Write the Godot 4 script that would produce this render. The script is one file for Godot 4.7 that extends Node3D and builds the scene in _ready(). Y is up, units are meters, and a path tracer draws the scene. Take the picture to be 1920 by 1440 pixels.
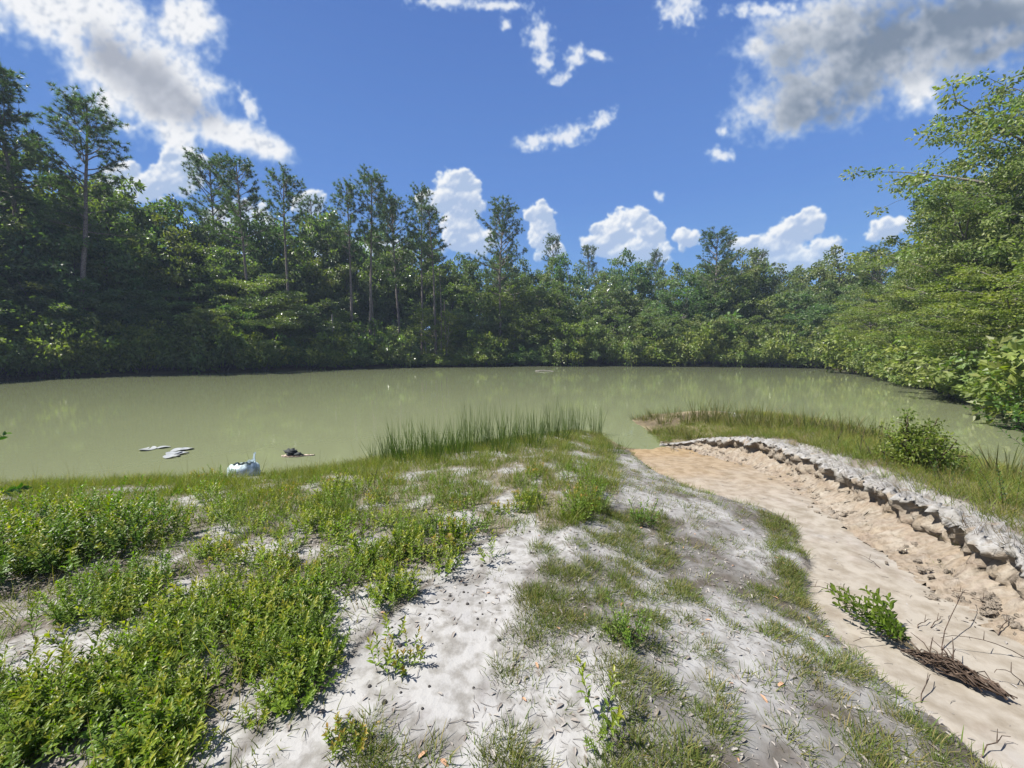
extends Node3D
# A pond in a pine and oak wood, seen from its sandy near bank.

const FPX := 721.0        # focal length in pixels of the 1920 x 1440 photograph
const EYE := Vector3(0, 2.3, 0)
var pitch := atan(65.0 / 721.0)
var fwd := Vector3.ZERO
var upv := Vector3.ZERO
var to_sun := Vector3(-0.55, 0.82, 0.06).normalized()
var rng := RandomNumberGenerator.new()
var names := {}
var nz := FastNoiseLite.new()
var nf := FastNoiseLite.new()
var M := {}

# ---------------------------------------------------------------- helpers: pixels, nodes
func ray(u: float, v: float) -> Vector3:
	return (Vector3(1, 0, 0) * (u - 960.0) + upv * (720.0 - v) + fwd * FPX).normalized()

func proj(p: Vector3) -> Vector2:
	var d := p - EYE
	var z := d.dot(fwd)
	if z < 0.05:
		return Vector2(-99999, 99999)
	return Vector2(960.0 + d.x / z * FPX, 720.0 - d.dot(upv) / z * FPX)

func on_level(u: float, v: float, y: float) -> Vector3:
	var r := ray(u, v)
	return EYE + r * ((y - EYE.y) / r.y)

func on_ground(u: float, v: float) -> Vector3:
	var r := ray(u, v)
	var t := 0.6
	var p := EYE
	while t < 90.0:
		p = EYE + r * t
		if p.y <= height(p.x, p.z):
			break
		t += 0.02 + t * 0.004
	return Vector3(p.x, height(p.x, p.z), p.z)

func on_floor(u: float, v: float) -> Vector3:
	var r := ray(u, v)
	var t := 1.0
	var p := EYE
	while t < 30.0:
		p = EYE + r * t
		if p.y <= floor_h(p.z):
			break
		t += 0.01
	return p

func numbered(n: String) -> String:
	var k: int = names.get(n, 0)
	names[n] = k + 1
	return n if k == 0 else "%s_%03d" % [n, k]

func meta(o: Node, label: String, category := "", group := "", kind := ""):
	if label: o.set_meta("label", label)
	if category: o.set_meta("category", category)
	if group: o.set_meta("group", group)
	if kind: o.set_meta("kind", kind)

func part(parent: Node, called: String, m: Mesh, mat: Material) -> MeshInstance3D:
	var o := MeshInstance3D.new()
	o.name = called
	o.mesh = m
	o.material_override = mat
	parent.add_child(o, true)
	return o

func thing(called: String, label: String, category: String, at: Vector3, turn := 0.0, group := "") -> Node3D:
	var o := Node3D.new()
	o.name = numbered(called)
	add_child(o, true)
	o.position = at
	o.rotation.y = turn
	meta(o, label, category, group)
	return o

func solo(called: String, m: Mesh, mat: Material, label := "", category := "", group := "", kind := "") -> MeshInstance3D:
	var o := MeshInstance3D.new()
	o.name = numbered(called)
	o.mesh = m
	o.material_override = mat
	add_child(o, true)
	meta(o, label, category, group, kind)
	return o

func scatter(called: String, m: Mesh, mat: Material, ts: Array, cols: Array, label: String, category: String):
	var mm := MultiMesh.new()
	mm.transform_format = MultiMesh.TRANSFORM_3D
	mm.use_colors = true
	mm.mesh = m
	mm.instance_count = ts.size()
	for i in ts.size():
		mm.set_instance_transform(i, ts[i])
		mm.set_instance_color(i, cols[i])
	var o := MultiMeshInstance3D.new()
	o.name = numbered(called)
	o.multimesh = mm
	o.material_override = mat
	add_child(o, true)
	meta(o, label, category, "", "stuff")

# ---------------------------------------------------------------- mesh builder
class LB:
	var v := PackedVector3Array()
	var n := PackedVector3Array()
	var c := PackedColorArray()
	var ix := PackedInt32Array()
	func leaf(p: Vector3, d: Vector3, nr: Vector3, l: float, w: float, col: Color):
		var s := d.cross(nr).normalized() * w
		var m := p + d * (l * 0.46) + nr * (w * 0.3)
		var b := v.size()
		v.push_back(p); v.push_back(m + s); v.push_back(p + d * l - nr * (l * 0.12)); v.push_back(m - s)
		for k in 4: c.push_back(col)
		ix.push_back(b); ix.push_back(b + 1); ix.push_back(b + 2)
		ix.push_back(b); ix.push_back(b + 2); ix.push_back(b + 3)
	# a leaf with a rounded outline and a midrib fold, six triangles
	func fine_leaf(p: Vector3, d: Vector3, nr: Vector3, l: float, w: float, col: Color, bend := 0.25):
		var s := d.cross(nr).normalized() * w
		var b := v.size()
		var a1 := p + d * (l * 0.36)
		var a2 := p + d * (l * 0.72) - nr * (l * bend * 0.35)
		var lift := nr * (w * 0.35)
		v.push_back(p); v.push_back(a1 + s * 0.95 + lift); v.push_back(a2 + s * 0.8 + lift); v.push_back(p + d * l - nr * (l * bend))
		v.push_back(a2 - s * 0.8 + lift); v.push_back(a1 - s * 0.95 + lift); v.push_back(a1); v.push_back(a2)
		for k in 8: c.push_back(col)
		for t in [0, 1, 6, 1, 2, 7, 1, 7, 6, 2, 3, 7, 7, 3, 4, 6, 7, 4, 6, 4, 5, 0, 6, 5]: ix.push_back(b + t)
	# a grass blade of three pieces, bent over
	func blade(p: Vector3, d: Vector3, side: Vector3, l: float, w: float, bend: Vector3, col: Color):
		var b := v.size()
		var q1 := p + d * (l * 0.45) + bend * (l * 0.12)
		var q2 := p + d * (l * 0.8) + bend * (l * 0.42)
		var q3 := p + d * l + bend * (l * 0.75)
		v.push_back(p - side * w); v.push_back(p + side * w)
		v.push_back(q1 - side * (w * 0.85)); v.push_back(q1 + side * (w * 0.85))
		v.push_back(q2 - side * (w * 0.5)); v.push_back(q2 + side * (w * 0.5)); v.push_back(q3)
		for k in 7: c.push_back(col)
		for t in [0, 1, 2, 1, 3, 2, 2, 3, 4, 3, 5, 4, 4, 5, 6]: ix.push_back(b + t)
	func needle(p: Vector3, d: Vector3, l: float, w: float, side: Vector3, col: Color):
		var b := v.size()
		v.push_back(p - side * w); v.push_back(p + side * w); v.push_back(p + d * l)
		for k in 3: c.push_back(col)
		ix.push_back(b); ix.push_back(b + 1); ix.push_back(b + 2)
	func tube(pts: Array, r0: float, r1: float, sides: int, col: Color):
		var b := v.size()
		var np := pts.size()
		for i in np:
			var p: Vector3 = pts[i]
			var d: Vector3 = (pts[mini(i + 1, np - 1)] - pts[maxi(i - 1, 0)])
			d = d.normalized() if d.length() > 1e-6 else Vector3.UP
			var a := d.cross(Vector3(0.31, 0.2, 0.93))
			if a.length() < 0.1: a = d.cross(Vector3.RIGHT)
			a = a.normalized()
			var e := d.cross(a)
			var r := lerpf(r0, r1, float(i) / (np - 1))
			for k in sides:
				var g := TAU * k / sides
				var o := a * cos(g) + e * sin(g)
				v.push_back(p + o * r); n.push_back(o); c.push_back(col)
		for i in np - 1:
			for k in sides:
				var q := b + i * sides + k
				var q2 := b + i * sides + (k + 1) % sides
				ix.push_back(q); ix.push_back(q + sides); ix.push_back(q2)
				ix.push_back(q2); ix.push_back(q + sides); ix.push_back(q2 + sides)
	func mesh() -> ArrayMesh:
		var a := []
		a.resize(Mesh.ARRAY_MAX)
		a[Mesh.ARRAY_VERTEX] = v
		if n.size() == v.size(): a[Mesh.ARRAY_NORMAL] = n
		if c.size() == v.size(): a[Mesh.ARRAY_COLOR] = c
		a[Mesh.ARRAY_INDEX] = ix
		var m := ArrayMesh.new()
		m.add_surface_from_arrays(Mesh.PRIMITIVE_TRIANGLES, a)
		return m

# ---------------------------------------------------------------- the lie of the land
var pond := PackedVector2Array()
var gully := PackedVector2Array()
var gully_l := []
var gully_r := []
var sd_grid := PackedFloat32Array()
const SX0 := -18.0
const SZ0 := -18.0
const SST := 0.2
const SNX := 190
const SNZ := 120

const FAR_SHORE := [[-330, 735], [-150, 722], [0, 713], [100, 708], [250, 702], [450, 697], [600, 692], [740, 689], [850, 688], [950, 686.5], [1030, 686], [1150, 686], [1300, 687], [1400, 688], [1480, 689], [1560, 691], [1600, 696], [1640, 705], [1700, 718], [1760, 732], [1830, 749], [1900, 768], [2000, 798], [2200, 850]]
const NEAR_SHORE := [[2500, 990], [2100, 940], [1900, 885], [1800, 858], [1700, 833], [1600, 814], [1500, 797], [1400, 786], [1300, 777], [1220, 776], [1180, 786], [1205, 802], [1240, 826], [1215, 842], [1175, 842], [1150, 830], [1130, 812], [1080, 806], [1000, 816], [860, 836], [740, 856], [680, 868], [560, 884], [430, 891], [300, 896], [150, 905], [0, 906], [-200, 900], [-500, 885]]

func poly_sd(poly: PackedVector2Array, p: Vector2) -> float:
	var best := 1e9
	var k := poly.size()
	for i in k:
		var q := Geometry2D.get_closest_point_to_segment(p, poly[i], poly[(i + 1) % k])
		best = minf(best, q.distance_squared_to(p))
	best = sqrt(best)
	return -best if Geometry2D.is_point_in_polygon(p, poly) else best

func pond_sd(x: float, z: float) -> float:
	var gx := (x - SX0) / SST
	var gz := (z - SZ0) / SST
	if gx < 0.0 or gz < 0.0 or gx >= SNX - 1 or gz >= SNZ - 1:
		return poly_sd(pond, Vector2(x, z))
	var i := int(gx)
	var j := int(gz)
	var fx := gx - i
	var fz := gz - j
	var o := j * SNX + i
	return lerpf(lerpf(sd_grid[o], sd_grid[o + 1], fx), lerpf(sd_grid[o + SNX], sd_grid[o + SNX + 1], fx), fz)

func base_h(x: float, z: float) -> float:
	var d := pond_sd(x, z)
	var wob := nz.get_noise_2d(x * 2.2, z * 2.2)
	if d < 0.0:
		return maxf(d * 0.35, -0.9) - 0.01
	var near := 1.0 - smoothstep(14.0, 19.0, sqrt(x * x + z * z))
	var hn := 0.78 * (1.0 - exp(-pow(d / 2.2, 1.35))) + 0.05 * wob * smoothstep(0.2, 1.2, d)
	hn += 0.010 * nf.get_noise_2d(x * 5.0 + 9.0, z * 5.0) * smoothstep(0.3, 1.0, d)
	var hf := 0.35 * (1.0 - exp(-d / 0.5)) + 0.04 * minf(d, 10.0) + 0.11 * clampf(d - 10.0, 0.0, 70.0) + 0.12 * wob * smoothstep(0.3, 2.0, d)
	return lerpf(hf, hn, near)

func floor_h(z: float) -> float:
	return clampf(lerpf(0.0, 0.4, (z + 8.7) / 7.2), -0.06, 0.46)

func gully_mid_x(z: float) -> float:
	for i in gully_l.size() - 1:
		var a: Vector3 = (gully_l[i] + gully_r[i]) * 0.5
		var b: Vector3 = (gully_l[i + 1] + gully_r[i + 1]) * 0.5
		if z >= a.z and z < b.z:
			return lerpf(a.x, b.x, (z - a.z) / maxf(b.z - a.z, 1e-4))
	return (gully_l[0].x + gully_r[0].x) * 0.5 if z < gully_l[0].z else (gully_l[-1].x + gully_r[-1].x) * 0.5

# distance outside the washed-out floor (negative on it), and which side: -1 left bank, 1 right bank
func gully_d(x: float, z: float) -> Vector2:
	if x < 0.5 or z < -10.5 or z > 3.0 or x > 10.0:
		return Vector2(9, 0)
	return Vector2(poly_sd(gully, Vector2(x, z)), -1.0 if x < gully_mid_x(z) else 1.0)

func height(x: float, z: float) -> float:
	var h := base_h(x, z)
	if x < 0.5 or z < -10.5 or z > 3.0 or x > 10.0 or gully.is_empty():
		return h
	var g := gully_d(x, z)
	var fl := floor_h(z)
	if g.x <= 0.0:
		return minf(h, fl + 0.012 * nf.get_noise_2d(x * 6.0, z * 6.0) + 0.03 * nz.get_noise_2d(x * 5.0, z * 3.0))
	if g.y < 0.0:
		var d := g.x + 0.05 * nf.get_noise_2d(x * 5.0, z * 5.0)
		return minf(h, fl + 0.07 * smoothstep(0.0, 0.07, d) + 0.2 * maxf(d, 0.0))
	var rag := 0.13 * nf.get_noise_2d(x * 3.1, z * 3.1) + 0.06 * nf.get_noise_2d(x * 11.0, z * 11.0)
	var e := g.x + rag
	var wall := smoothstep(0.30, 0.62, e) * 0.62 - 0.05 * smoothstep(0.0, 0.1, e) * smoothstep(0.62, 0.4, e)
	return minf(h, fl + wall)

# the raw face of the right-hand gully bank, with its overhanging lip and slumped foot
func build_scarp():
	var path := []
	for i in gully_r.size() - 1:
		var seg := maxi(2, int(gully_r[i].distance_to(gully_r[i + 1]) / 0.028))
		for k in seg: path.append(gully_r[i].lerp(gully_r[i + 1], float(k) / seg))
	# even out the corners
	for it in 30:
		for i in range(1, path.size() - 1): path[i] = (path[i - 1] + path[i] * 2.0 + path[i + 1]) / 4.0
	var prof := [[-0.20, -0.05], [-0.12, 0.0], [-0.05, 0.05], [0.01, 0.11], [0.06, 0.18], [0.10, 0.27], [0.13, 0.36], [0.155, 0.44], [0.17, 0.52], [0.175, 0.60], [0.17, 0.68], [0.155, 0.76], [0.13, 0.84], [0.11, 0.90], [0.105, 0.95], [0.125, 0.99], [0.15, 1.01], [0.19, 1.02], [0.24, 1.02], [0.30, 1.01], [0.37, 1.0], [0.46, 0.96], [0.60, 0.85]]
	var np := path.size()
	var nq := prof.size()
	var b := LB.new()
	var n3 := FastNoiseLite.new()
	n3.seed = 19
	n3.frequency = 1.0
	n3.fractal_octaves = 4
	for i in np:
		var p: Vector3 = path[i]
		var t: Vector3 = (path[mini(i + 1, np - 1)] - path[maxi(i - 1, 0)]).normalized()
		var side := Vector3(-t.z, 0, t.x)
		if side.x < 0: side = -side
		var fl := floor_h(p.z)
		var lip := base_h(p.x + side.x * 0.45, p.z + side.z * 0.45)
		lip = minf(lip, fl + 0.45)
		var tall_ := maxf(lip - fl, 0.03)
		var slump := 0.5 + 0.9 * n3.get_noise_2d(p.x * 0.9, p.z * 0.9 + 30.0)
		for j in nq:
			var o: float = prof[j][0]
			var hh: float = prof[j][1]
			var w := smoothstep(0.0, 0.3, hh)
			if j < 6: o -= maxf(0.0, slump) * 0.13 * (1.0 - hh)
			var q := p + side * (o * (0.5 + 0.5 * clampf(tall_ / 0.4, 0, 1)))
			q.y = fl + hh * tall_
			var strata := n3.get_noise_3d(q.x * 0.8, q.y * 9.0, q.z * 0.8)
			var lumps := n3.get_noise_3d(q.x * 4.5, q.y * 5.5, q.z * 4.5)
			var stain := n3.get_noise_3d(q.x * 6.0 + 50.0, q.y * 6.0, q.z * 6.0)
			var grit := n3.get_noise_3d(q.x * 15.0, q.y * 15.0, q.z * 15.0)
			var rag := n3.get_noise_2d(q.x * 1.1, q.z * 1.1) + 0.22 * n3.get_noise_2d(q.x * 3.4, q.z * 3.4)
			var sc := clampf(tall_ / 0.35, 0.15, 1.0)
			var face := smoothstep(-0.2, 0.1, hh) * (1.0 - smoothstep(0.3, 0.7, o))
			q += side * (rag * 0.16 + (strata * 0.07 + lumps * 0.11 * (1.0 - 0.6 * smoothstep(0.9, 1.0, hh)) + grit * 0.065) * face) * sc
			q.y += (lumps * 0.07 * face + grit * 0.055 + (0.05 * absf(lumps) if j < 7 else 0.0)) * sc
			b.v.push_back(q)
			# bedded tan sand, with a crust of bleached white sand on top
			var bed := clampf(0.5 + n3.get_noise_2d(q.y * 14.0 + 90.0, (q.x + q.z) * 0.5) * 1.8, 0, 1)
			var raw := Color(0.205, 0.168, 0.13).lerp(Color(0.262, 0.233, 0.196), bed).lerp(Color(0.235, 0.19, 0.14), clampf(stain * 1.6, 0, 0.7))
			var rim := Color(0.272, 0.268, 0.262).lerp(Color(0.21, 0.20, 0.185), clampf(0.3 + stain * 1.8, 0, 1))
			b.c.push_back(rim if hh + stain * 0.25 > 0.9 else raw)
	for i in np - 1:
		for j in nq - 1:
			var o := i * nq + j
			for k in [o, o + nq, o + 1, o + 1, o + nq, o + nq + 1]: b.ix.push_back(k)
	var st := SurfaceTool.new()
	st.create_from(b.mesh(), 0)
	st.generate_normals()
	solo("gully_bank", st.commit(), M.scarp, "raw tan sand bank cut along the gully with a white crumbling lip", "", "", "structure")

func build_land():
	for q in FAR_SHORE:
		var w := on_level(q[0], q[1], 0.0)
		pond.push_back(Vector2(w.x, w.z))
	for q in NEAR_SHORE:
		var w := on_level(q[0], q[1], 0.0)
		pond.push_back(Vector2(w.x, w.z))
	sd_grid.resize(SNX * SNZ)
	for j in SNZ:
		for i in SNX:
			sd_grid[j * SNX + i] = poly_sd(pond, Vector2(SX0 + i * SST, SZ0 + j * SST)) + 0.16 * nf.get_noise_2d((SX0 + i * SST) * 1.6, (SZ0 + j * SST) * 1.6)
	var lpx := [[1180, 846], [1195, 862], [1235, 893], [1300, 922], [1370, 945], [1440, 964], [1490, 988], [1500, 1030], [1522, 1075], [1500, 1112], [1545, 1180], [1610, 1240], [1680, 1300], [1760, 1370], [1850, 1445], [1960, 1540]]
	var rpx := [[1235, 838], [1290, 843], [1345, 853], [1425, 873], [1490, 905], [1555, 943], [1610, 977], [1660, 1007], [1715, 1045], [1770, 1083], [1835, 1125], [1900, 1163], [1975, 1205], [2070, 1262], [2180, 1342], [2320, 1455]]
	for i in lpx.size():
		gully_l.append(on_floor(lpx[i][0], lpx[i][1]))
		gully_r.append(on_floor(rpx[i][0], rpx[i][1]))
	for p in gully_l: gully.push_back(Vector2(p.x, p.z))
	gully.push_back(Vector2(gully_l[-1].x + 0.5, 2.5))
	gully.push_back(Vector2(gully_r[-1].x + 0.5, 2.5))
	for i in range(gully_r.size() - 1, -1, -1): gully.push_back(Vector2(gully_r[i].x, gully_r[i].z))

func grid_lines(lo: float, hi: float, f0: float, f1: float, fine: float, grow: float) -> PackedFloat32Array:
	var a := []
	var s := fine
	var x := f0
	while x > lo:
		s *= grow
		x -= s
		a.push_front(x)
	x = f0
	while x < f1:
		a.append(x)
		x += fine
	s = fine
	while x < hi:
		a.append(x)
		s *= grow
		x += s
	a.append(x)
	return PackedFloat32Array(a)

# photograph regions of the near bank, as outlines in photograph pixels
var R_SHRUB := PackedVector2Array([Vector2(-400, 955), Vector2(60, 945), Vector2(300, 955), Vector2(450, 962), Vector2(600, 968), Vector2(760, 972), Vector2(880, 985), Vector2(925, 1000), Vector2(850, 1045), Vector2(800, 1090), Vector2(720, 1150), Vector2(660, 1210), Vector2(610, 1290), Vector2(520, 1340), Vector2(430, 1400), Vector2(380, 1500), Vector2(300, 2400), Vector2(-2600, 2400), Vector2(-2600, 1100)])
var R_MEADOW := PackedVector2Array([Vector2(-900, 905), Vector2(0, 908), Vector2(150, 908), Vector2(300, 899), Vector2(450, 893), Vector2(680, 870), Vector2(740, 857), Vector2(1000, 822), Vector2(1080, 810), Vector2(1130, 816), Vector2(1150, 850), Vector2(1165, 900), Vector2(1150, 950), Vector2(1080, 985), Vector2(960, 1000), Vector2(800, 985), Vector2(500, 975), Vector2(250, 960), Vector2(-900, 960)])
var R_TURF := [
	PackedVector2Array([Vector2(590, 1460), Vector2(640, 1380), Vector2(760, 1315), Vector2(840, 1350), Vector2(830, 1460)]),
	PackedVector2Array([Vector2(880, 1600), Vector2(890, 1380), Vector2(930, 1280), Vector2(960, 1180), Vector2(985, 1080), Vector2(1010, 990), Vector2(1100, 950), Vector2(1240, 960), Vector2(1260, 1040), Vector2(1300, 1120), Vector2(1340, 1200), Vector2(1370, 1300), Vector2(1350, 1600)]),
	PackedVector2Array([Vector2(1420, 955), Vector2(1490, 985), Vector2(1505, 1030), Vector2(1528, 1075), Vector2(1490, 1110), Vector2(1420, 1090), Vector2(1440, 1010)]),
	PackedVector2Array([Vector2(1400, 1100), Vector2(1500, 1112), Vector2(1610, 1240), Vector2(1850, 1445), Vector2(1960, 1560), Vector2(1700, 1560), Vector2(1560, 1330), Vector2(1420, 1210)]),
]
var R_GAP := PackedVector2Array([Vector2(-100, 1090), Vector2(120, 1066), Vector2(260, 1042), Vector2(310, 1060), Vector2(180, 1104), Vector2(60, 1135), Vector2(-100, 1170)])
var R_BARE := PackedVector2Array([Vector2(420, 1460), Vector2(520, 1350), Vector2(620, 1290), Vector2(680, 1210), Vector2(800, 1100), Vector2(860, 1040), Vector2(930, 1010), Vector2(1000, 960), Vector2(1010, 1000), Vector2(985, 1080), Vector2(950, 1180), Vector2(900, 1280), Vector2(860, 1380), Vector2(760, 1310), Vector2(640, 1370), Vector2(580, 1460)])

func in_turf(q: Vector2) -> int:
	for i in R_TURF.size():
		if Geometry2D.is_point_in_polygon(q, R_TURF[i]):
			return i
	return -1

func ground_color(x: float, z: float, h: float) -> Color:
	var d := pond_sd(x, z)
	var near := x * x + z * z < 260.0
	var a := nz.get_noise_2d(x * 9.0 + 40.0, z * 9.0)
	var b := nf.get_noise_2d(x * 5.0, z * 5.0 + 70.0)
	var white := Color(0.272, 0.268, 0.262)
	var grey := Color(0.150, 0.144, 0.136)
	if not near:
		return Color(0.105, 0.075, 0.052).lerp(Color(0.2, 0.15, 0.1), clampf(0.5 + a, 0, 1))
	if d < 0.0:
		return Color(0.19, 0.17, 0.105)
	if z < -8.3 and x > 2.0 and x < 6.0 and gully_d(x, z).x > 0.05:
		return Color(0.105, 0.085, 0.055).lerp(Color(0.2, 0.17, 0.11), clampf(0.4 + a * 1.5, 0, 1))
	var g := gully_d(x, z)
	var col := white.lerp(grey, clampf(0.62 + a * 1.5 + b * 0.9, 0.0, 1.0)).lerp(Color(0.095, 0.084, 0.072), smoothstep(0.05, 0.4, a * 0.6 + 0.7 * nf.get_noise_2d(x * 11.0, z * 11.0)))
	if g.x <= 0.06:
		col = Color(0.258, 0.232, 0.197).lerp(Color(0.245, 0.193, 0.134), clampf(smoothstep(-4.6, -7.6, z) + a * 0.5, 0, 1))
		col = col.lerp(Color(0.268, 0.254, 0.234), clampf(a * 1.4 + 0.1 * b, 0, 1) * smoothstep(-7.0, -4.0, z))
		return col.lerp(Color(0.25, 0.185, 0.11), smoothstep(0.10, 0.015, h) * smoothstep(-7.5, -8.3, z))
	if g.y > 0.0 and g.x < 2.5:
		col = white.lerp(grey, clampf(0.3 + a * 1.2, 0, 1))
		if g.x < 0.3: return Color(0.258, 0.232, 0.197).lerp(Color(0.235, 0.205, 0.165), clampf(0.5 + a, 0, 1))
		return col.lerp(Color(0.13, 0.11, 0.085), smoothstep(0.4, 0.75, g.x + 0.3 * b))
	var q := proj(Vector3(x, h, z))
	if Geometry2D.is_point_in_polygon(q, R_BARE):
		col = white.lerp(grey, clampf(b * 0.9 + a * 0.6 - 0.12, 0, 0.9))
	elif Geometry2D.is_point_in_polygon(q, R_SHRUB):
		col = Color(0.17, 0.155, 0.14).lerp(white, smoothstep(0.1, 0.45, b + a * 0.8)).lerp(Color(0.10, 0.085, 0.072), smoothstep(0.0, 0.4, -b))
	elif Geometry2D.is_point_in_polygon(q, R_MEADOW):
		col = Color(0.17, 0.15, 0.115).lerp(white, smoothstep(0.12, 0.42, b + a * 0.6))
	return col.lerp(Color(0.14, 0.12, 0.085), smoothstep(0.35, 0.05, d))

func build_ground():
	var xs := grid_lines(-420, 420, -6.8, 8.6, 0.048, 1.085)
	var zs := grid_lines(-460, 120, -10.2, 0.6, 0.048, 1.085)
	var nx := xs.size()
	var nzz := zs.size()
	var v := PackedVector3Array()
	var c := PackedColorArray()
	v.resize(nx * nzz)
	c.resize(nx * nzz)
	var onfl := PackedByteArray()
	onfl.resize(nx * nzz)
	for j in nzz:
		for i in nx:
			var x := xs[i]
			var z := zs[j]
			var h := height(x, z)
			v[j * nx + i] = Vector3(x, h, z)
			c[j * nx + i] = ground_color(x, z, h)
			onfl[j * nx + i] = 1 if gully_d(x, z).x < 0.03 else 0
	var nn := PackedVector3Array()
	nn.resize(nx * nzz)
	for j in nzz:
		for i in nx:
			var o := j * nx + i
			var l := v[o - 1] if i > 0 else v[o]
			var r := v[o + 1] if i < nx - 1 else v[o]
			var t := v[o - nx] if j > 0 else v[o]
			var bt := v[o + nx] if j < nzz - 1 else v[o]
			nn[o] = (bt - t).cross(r - l).normalized()
	var ixf := PackedInt32Array()
	var ix := PackedInt32Array()
	ix.resize((nx - 1) * (nzz - 1) * 6)
	var k := 0
	for j in nzz - 1:
		for i in nx - 1:
			var o := j * nx + i
			if onfl[o] and onfl[o + 1] and onfl[o + nx] and onfl[o + nx + 1]:
				ixf.append_array([o, o + 1, o + nx, o + 1, o + nx + 1, o + nx])
				continue
			for q in [o, o + 1, o + nx, o + 1, o + nx + 1, o + nx]:
				ix[k] = q
				k += 1
	ix.resize(k)
	var a := []
	a.resize(Mesh.ARRAY_MAX)
	a[Mesh.ARRAY_VERTEX] = v
	a[Mesh.ARRAY_NORMAL] = nn
	a[Mesh.ARRAY_COLOR] = c
	a[Mesh.ARRAY_INDEX] = ix
	var m := ArrayMesh.new()
	m.add_surface_from_arrays(Mesh.PRIMITIVE_TRIANGLES, a)
	a[Mesh.ARRAY_INDEX] = ixf
	m.add_surface_from_arrays(Mesh.PRIMITIVE_TRIANGLES, a)
	m.surface_set_material(0, M.ground)
	m.surface_set_material(1, M.wash)
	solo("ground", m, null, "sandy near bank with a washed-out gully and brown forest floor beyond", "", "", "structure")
	var w := PlaneMesh.new()
	w.size = Vector2(240, 160)
	var o := solo("water", w, M.water, "still murky olive green pond water", "", "", "structure")
	o.position = Vector3(0, 0, -60)

# ---------------------------------------------------------------- materials
func tex(im: Image) -> ImageTexture:
	return ImageTexture.create_from_image(im)

func noise_tex(freq: float, oct: int, lo: Color, hi: Color, p0: float, p1: float, size := 512, sd := 1, ntype := FastNoiseLite.TYPE_SIMPLEX_SMOOTH) -> ImageTexture:
	var n := FastNoiseLite.new()
	n.seed = sd
	n.noise_type = ntype
	n.frequency = freq
	n.fractal_octaves = oct
	n.fractal_gain = 0.5 if oct < 8 else 0.62
	var im := n.get_seamless_image(size, size)
	im.convert(Image.FORMAT_L8)
	var dat := im.get_data()
	var o := PackedByteArray()
	o.resize(size * size * 3)
	for i in dat.size():
		var t := clampf((dat[i] / 255.0 - p0) / (p1 - p0), 0, 1)
		var cc := lo.lerp(hi, t)
		o[i * 3] = int(cc.r * 255); o[i * 3 + 1] = int(cc.g * 255); o[i * 3 + 2] = int(cc.b * 255)
	return tex(Image.create_from_data(size, size, false, Image.FORMAT_RGB8, o))

func leaf_mat(tint: Color, back: Color, rough := 0.42, spec := 0.42) -> StandardMaterial3D:
	var m := StandardMaterial3D.new()
	m.vertex_color_use_as_albedo = true
	m.albedo_color = tint.linear_to_srgb()
	m.roughness = rough
	m.metallic_specular = spec
	m.backlight_enabled = true
	m.backlight = back
	m.cull_mode = BaseMaterial3D.CULL_DISABLED
	return m

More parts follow.
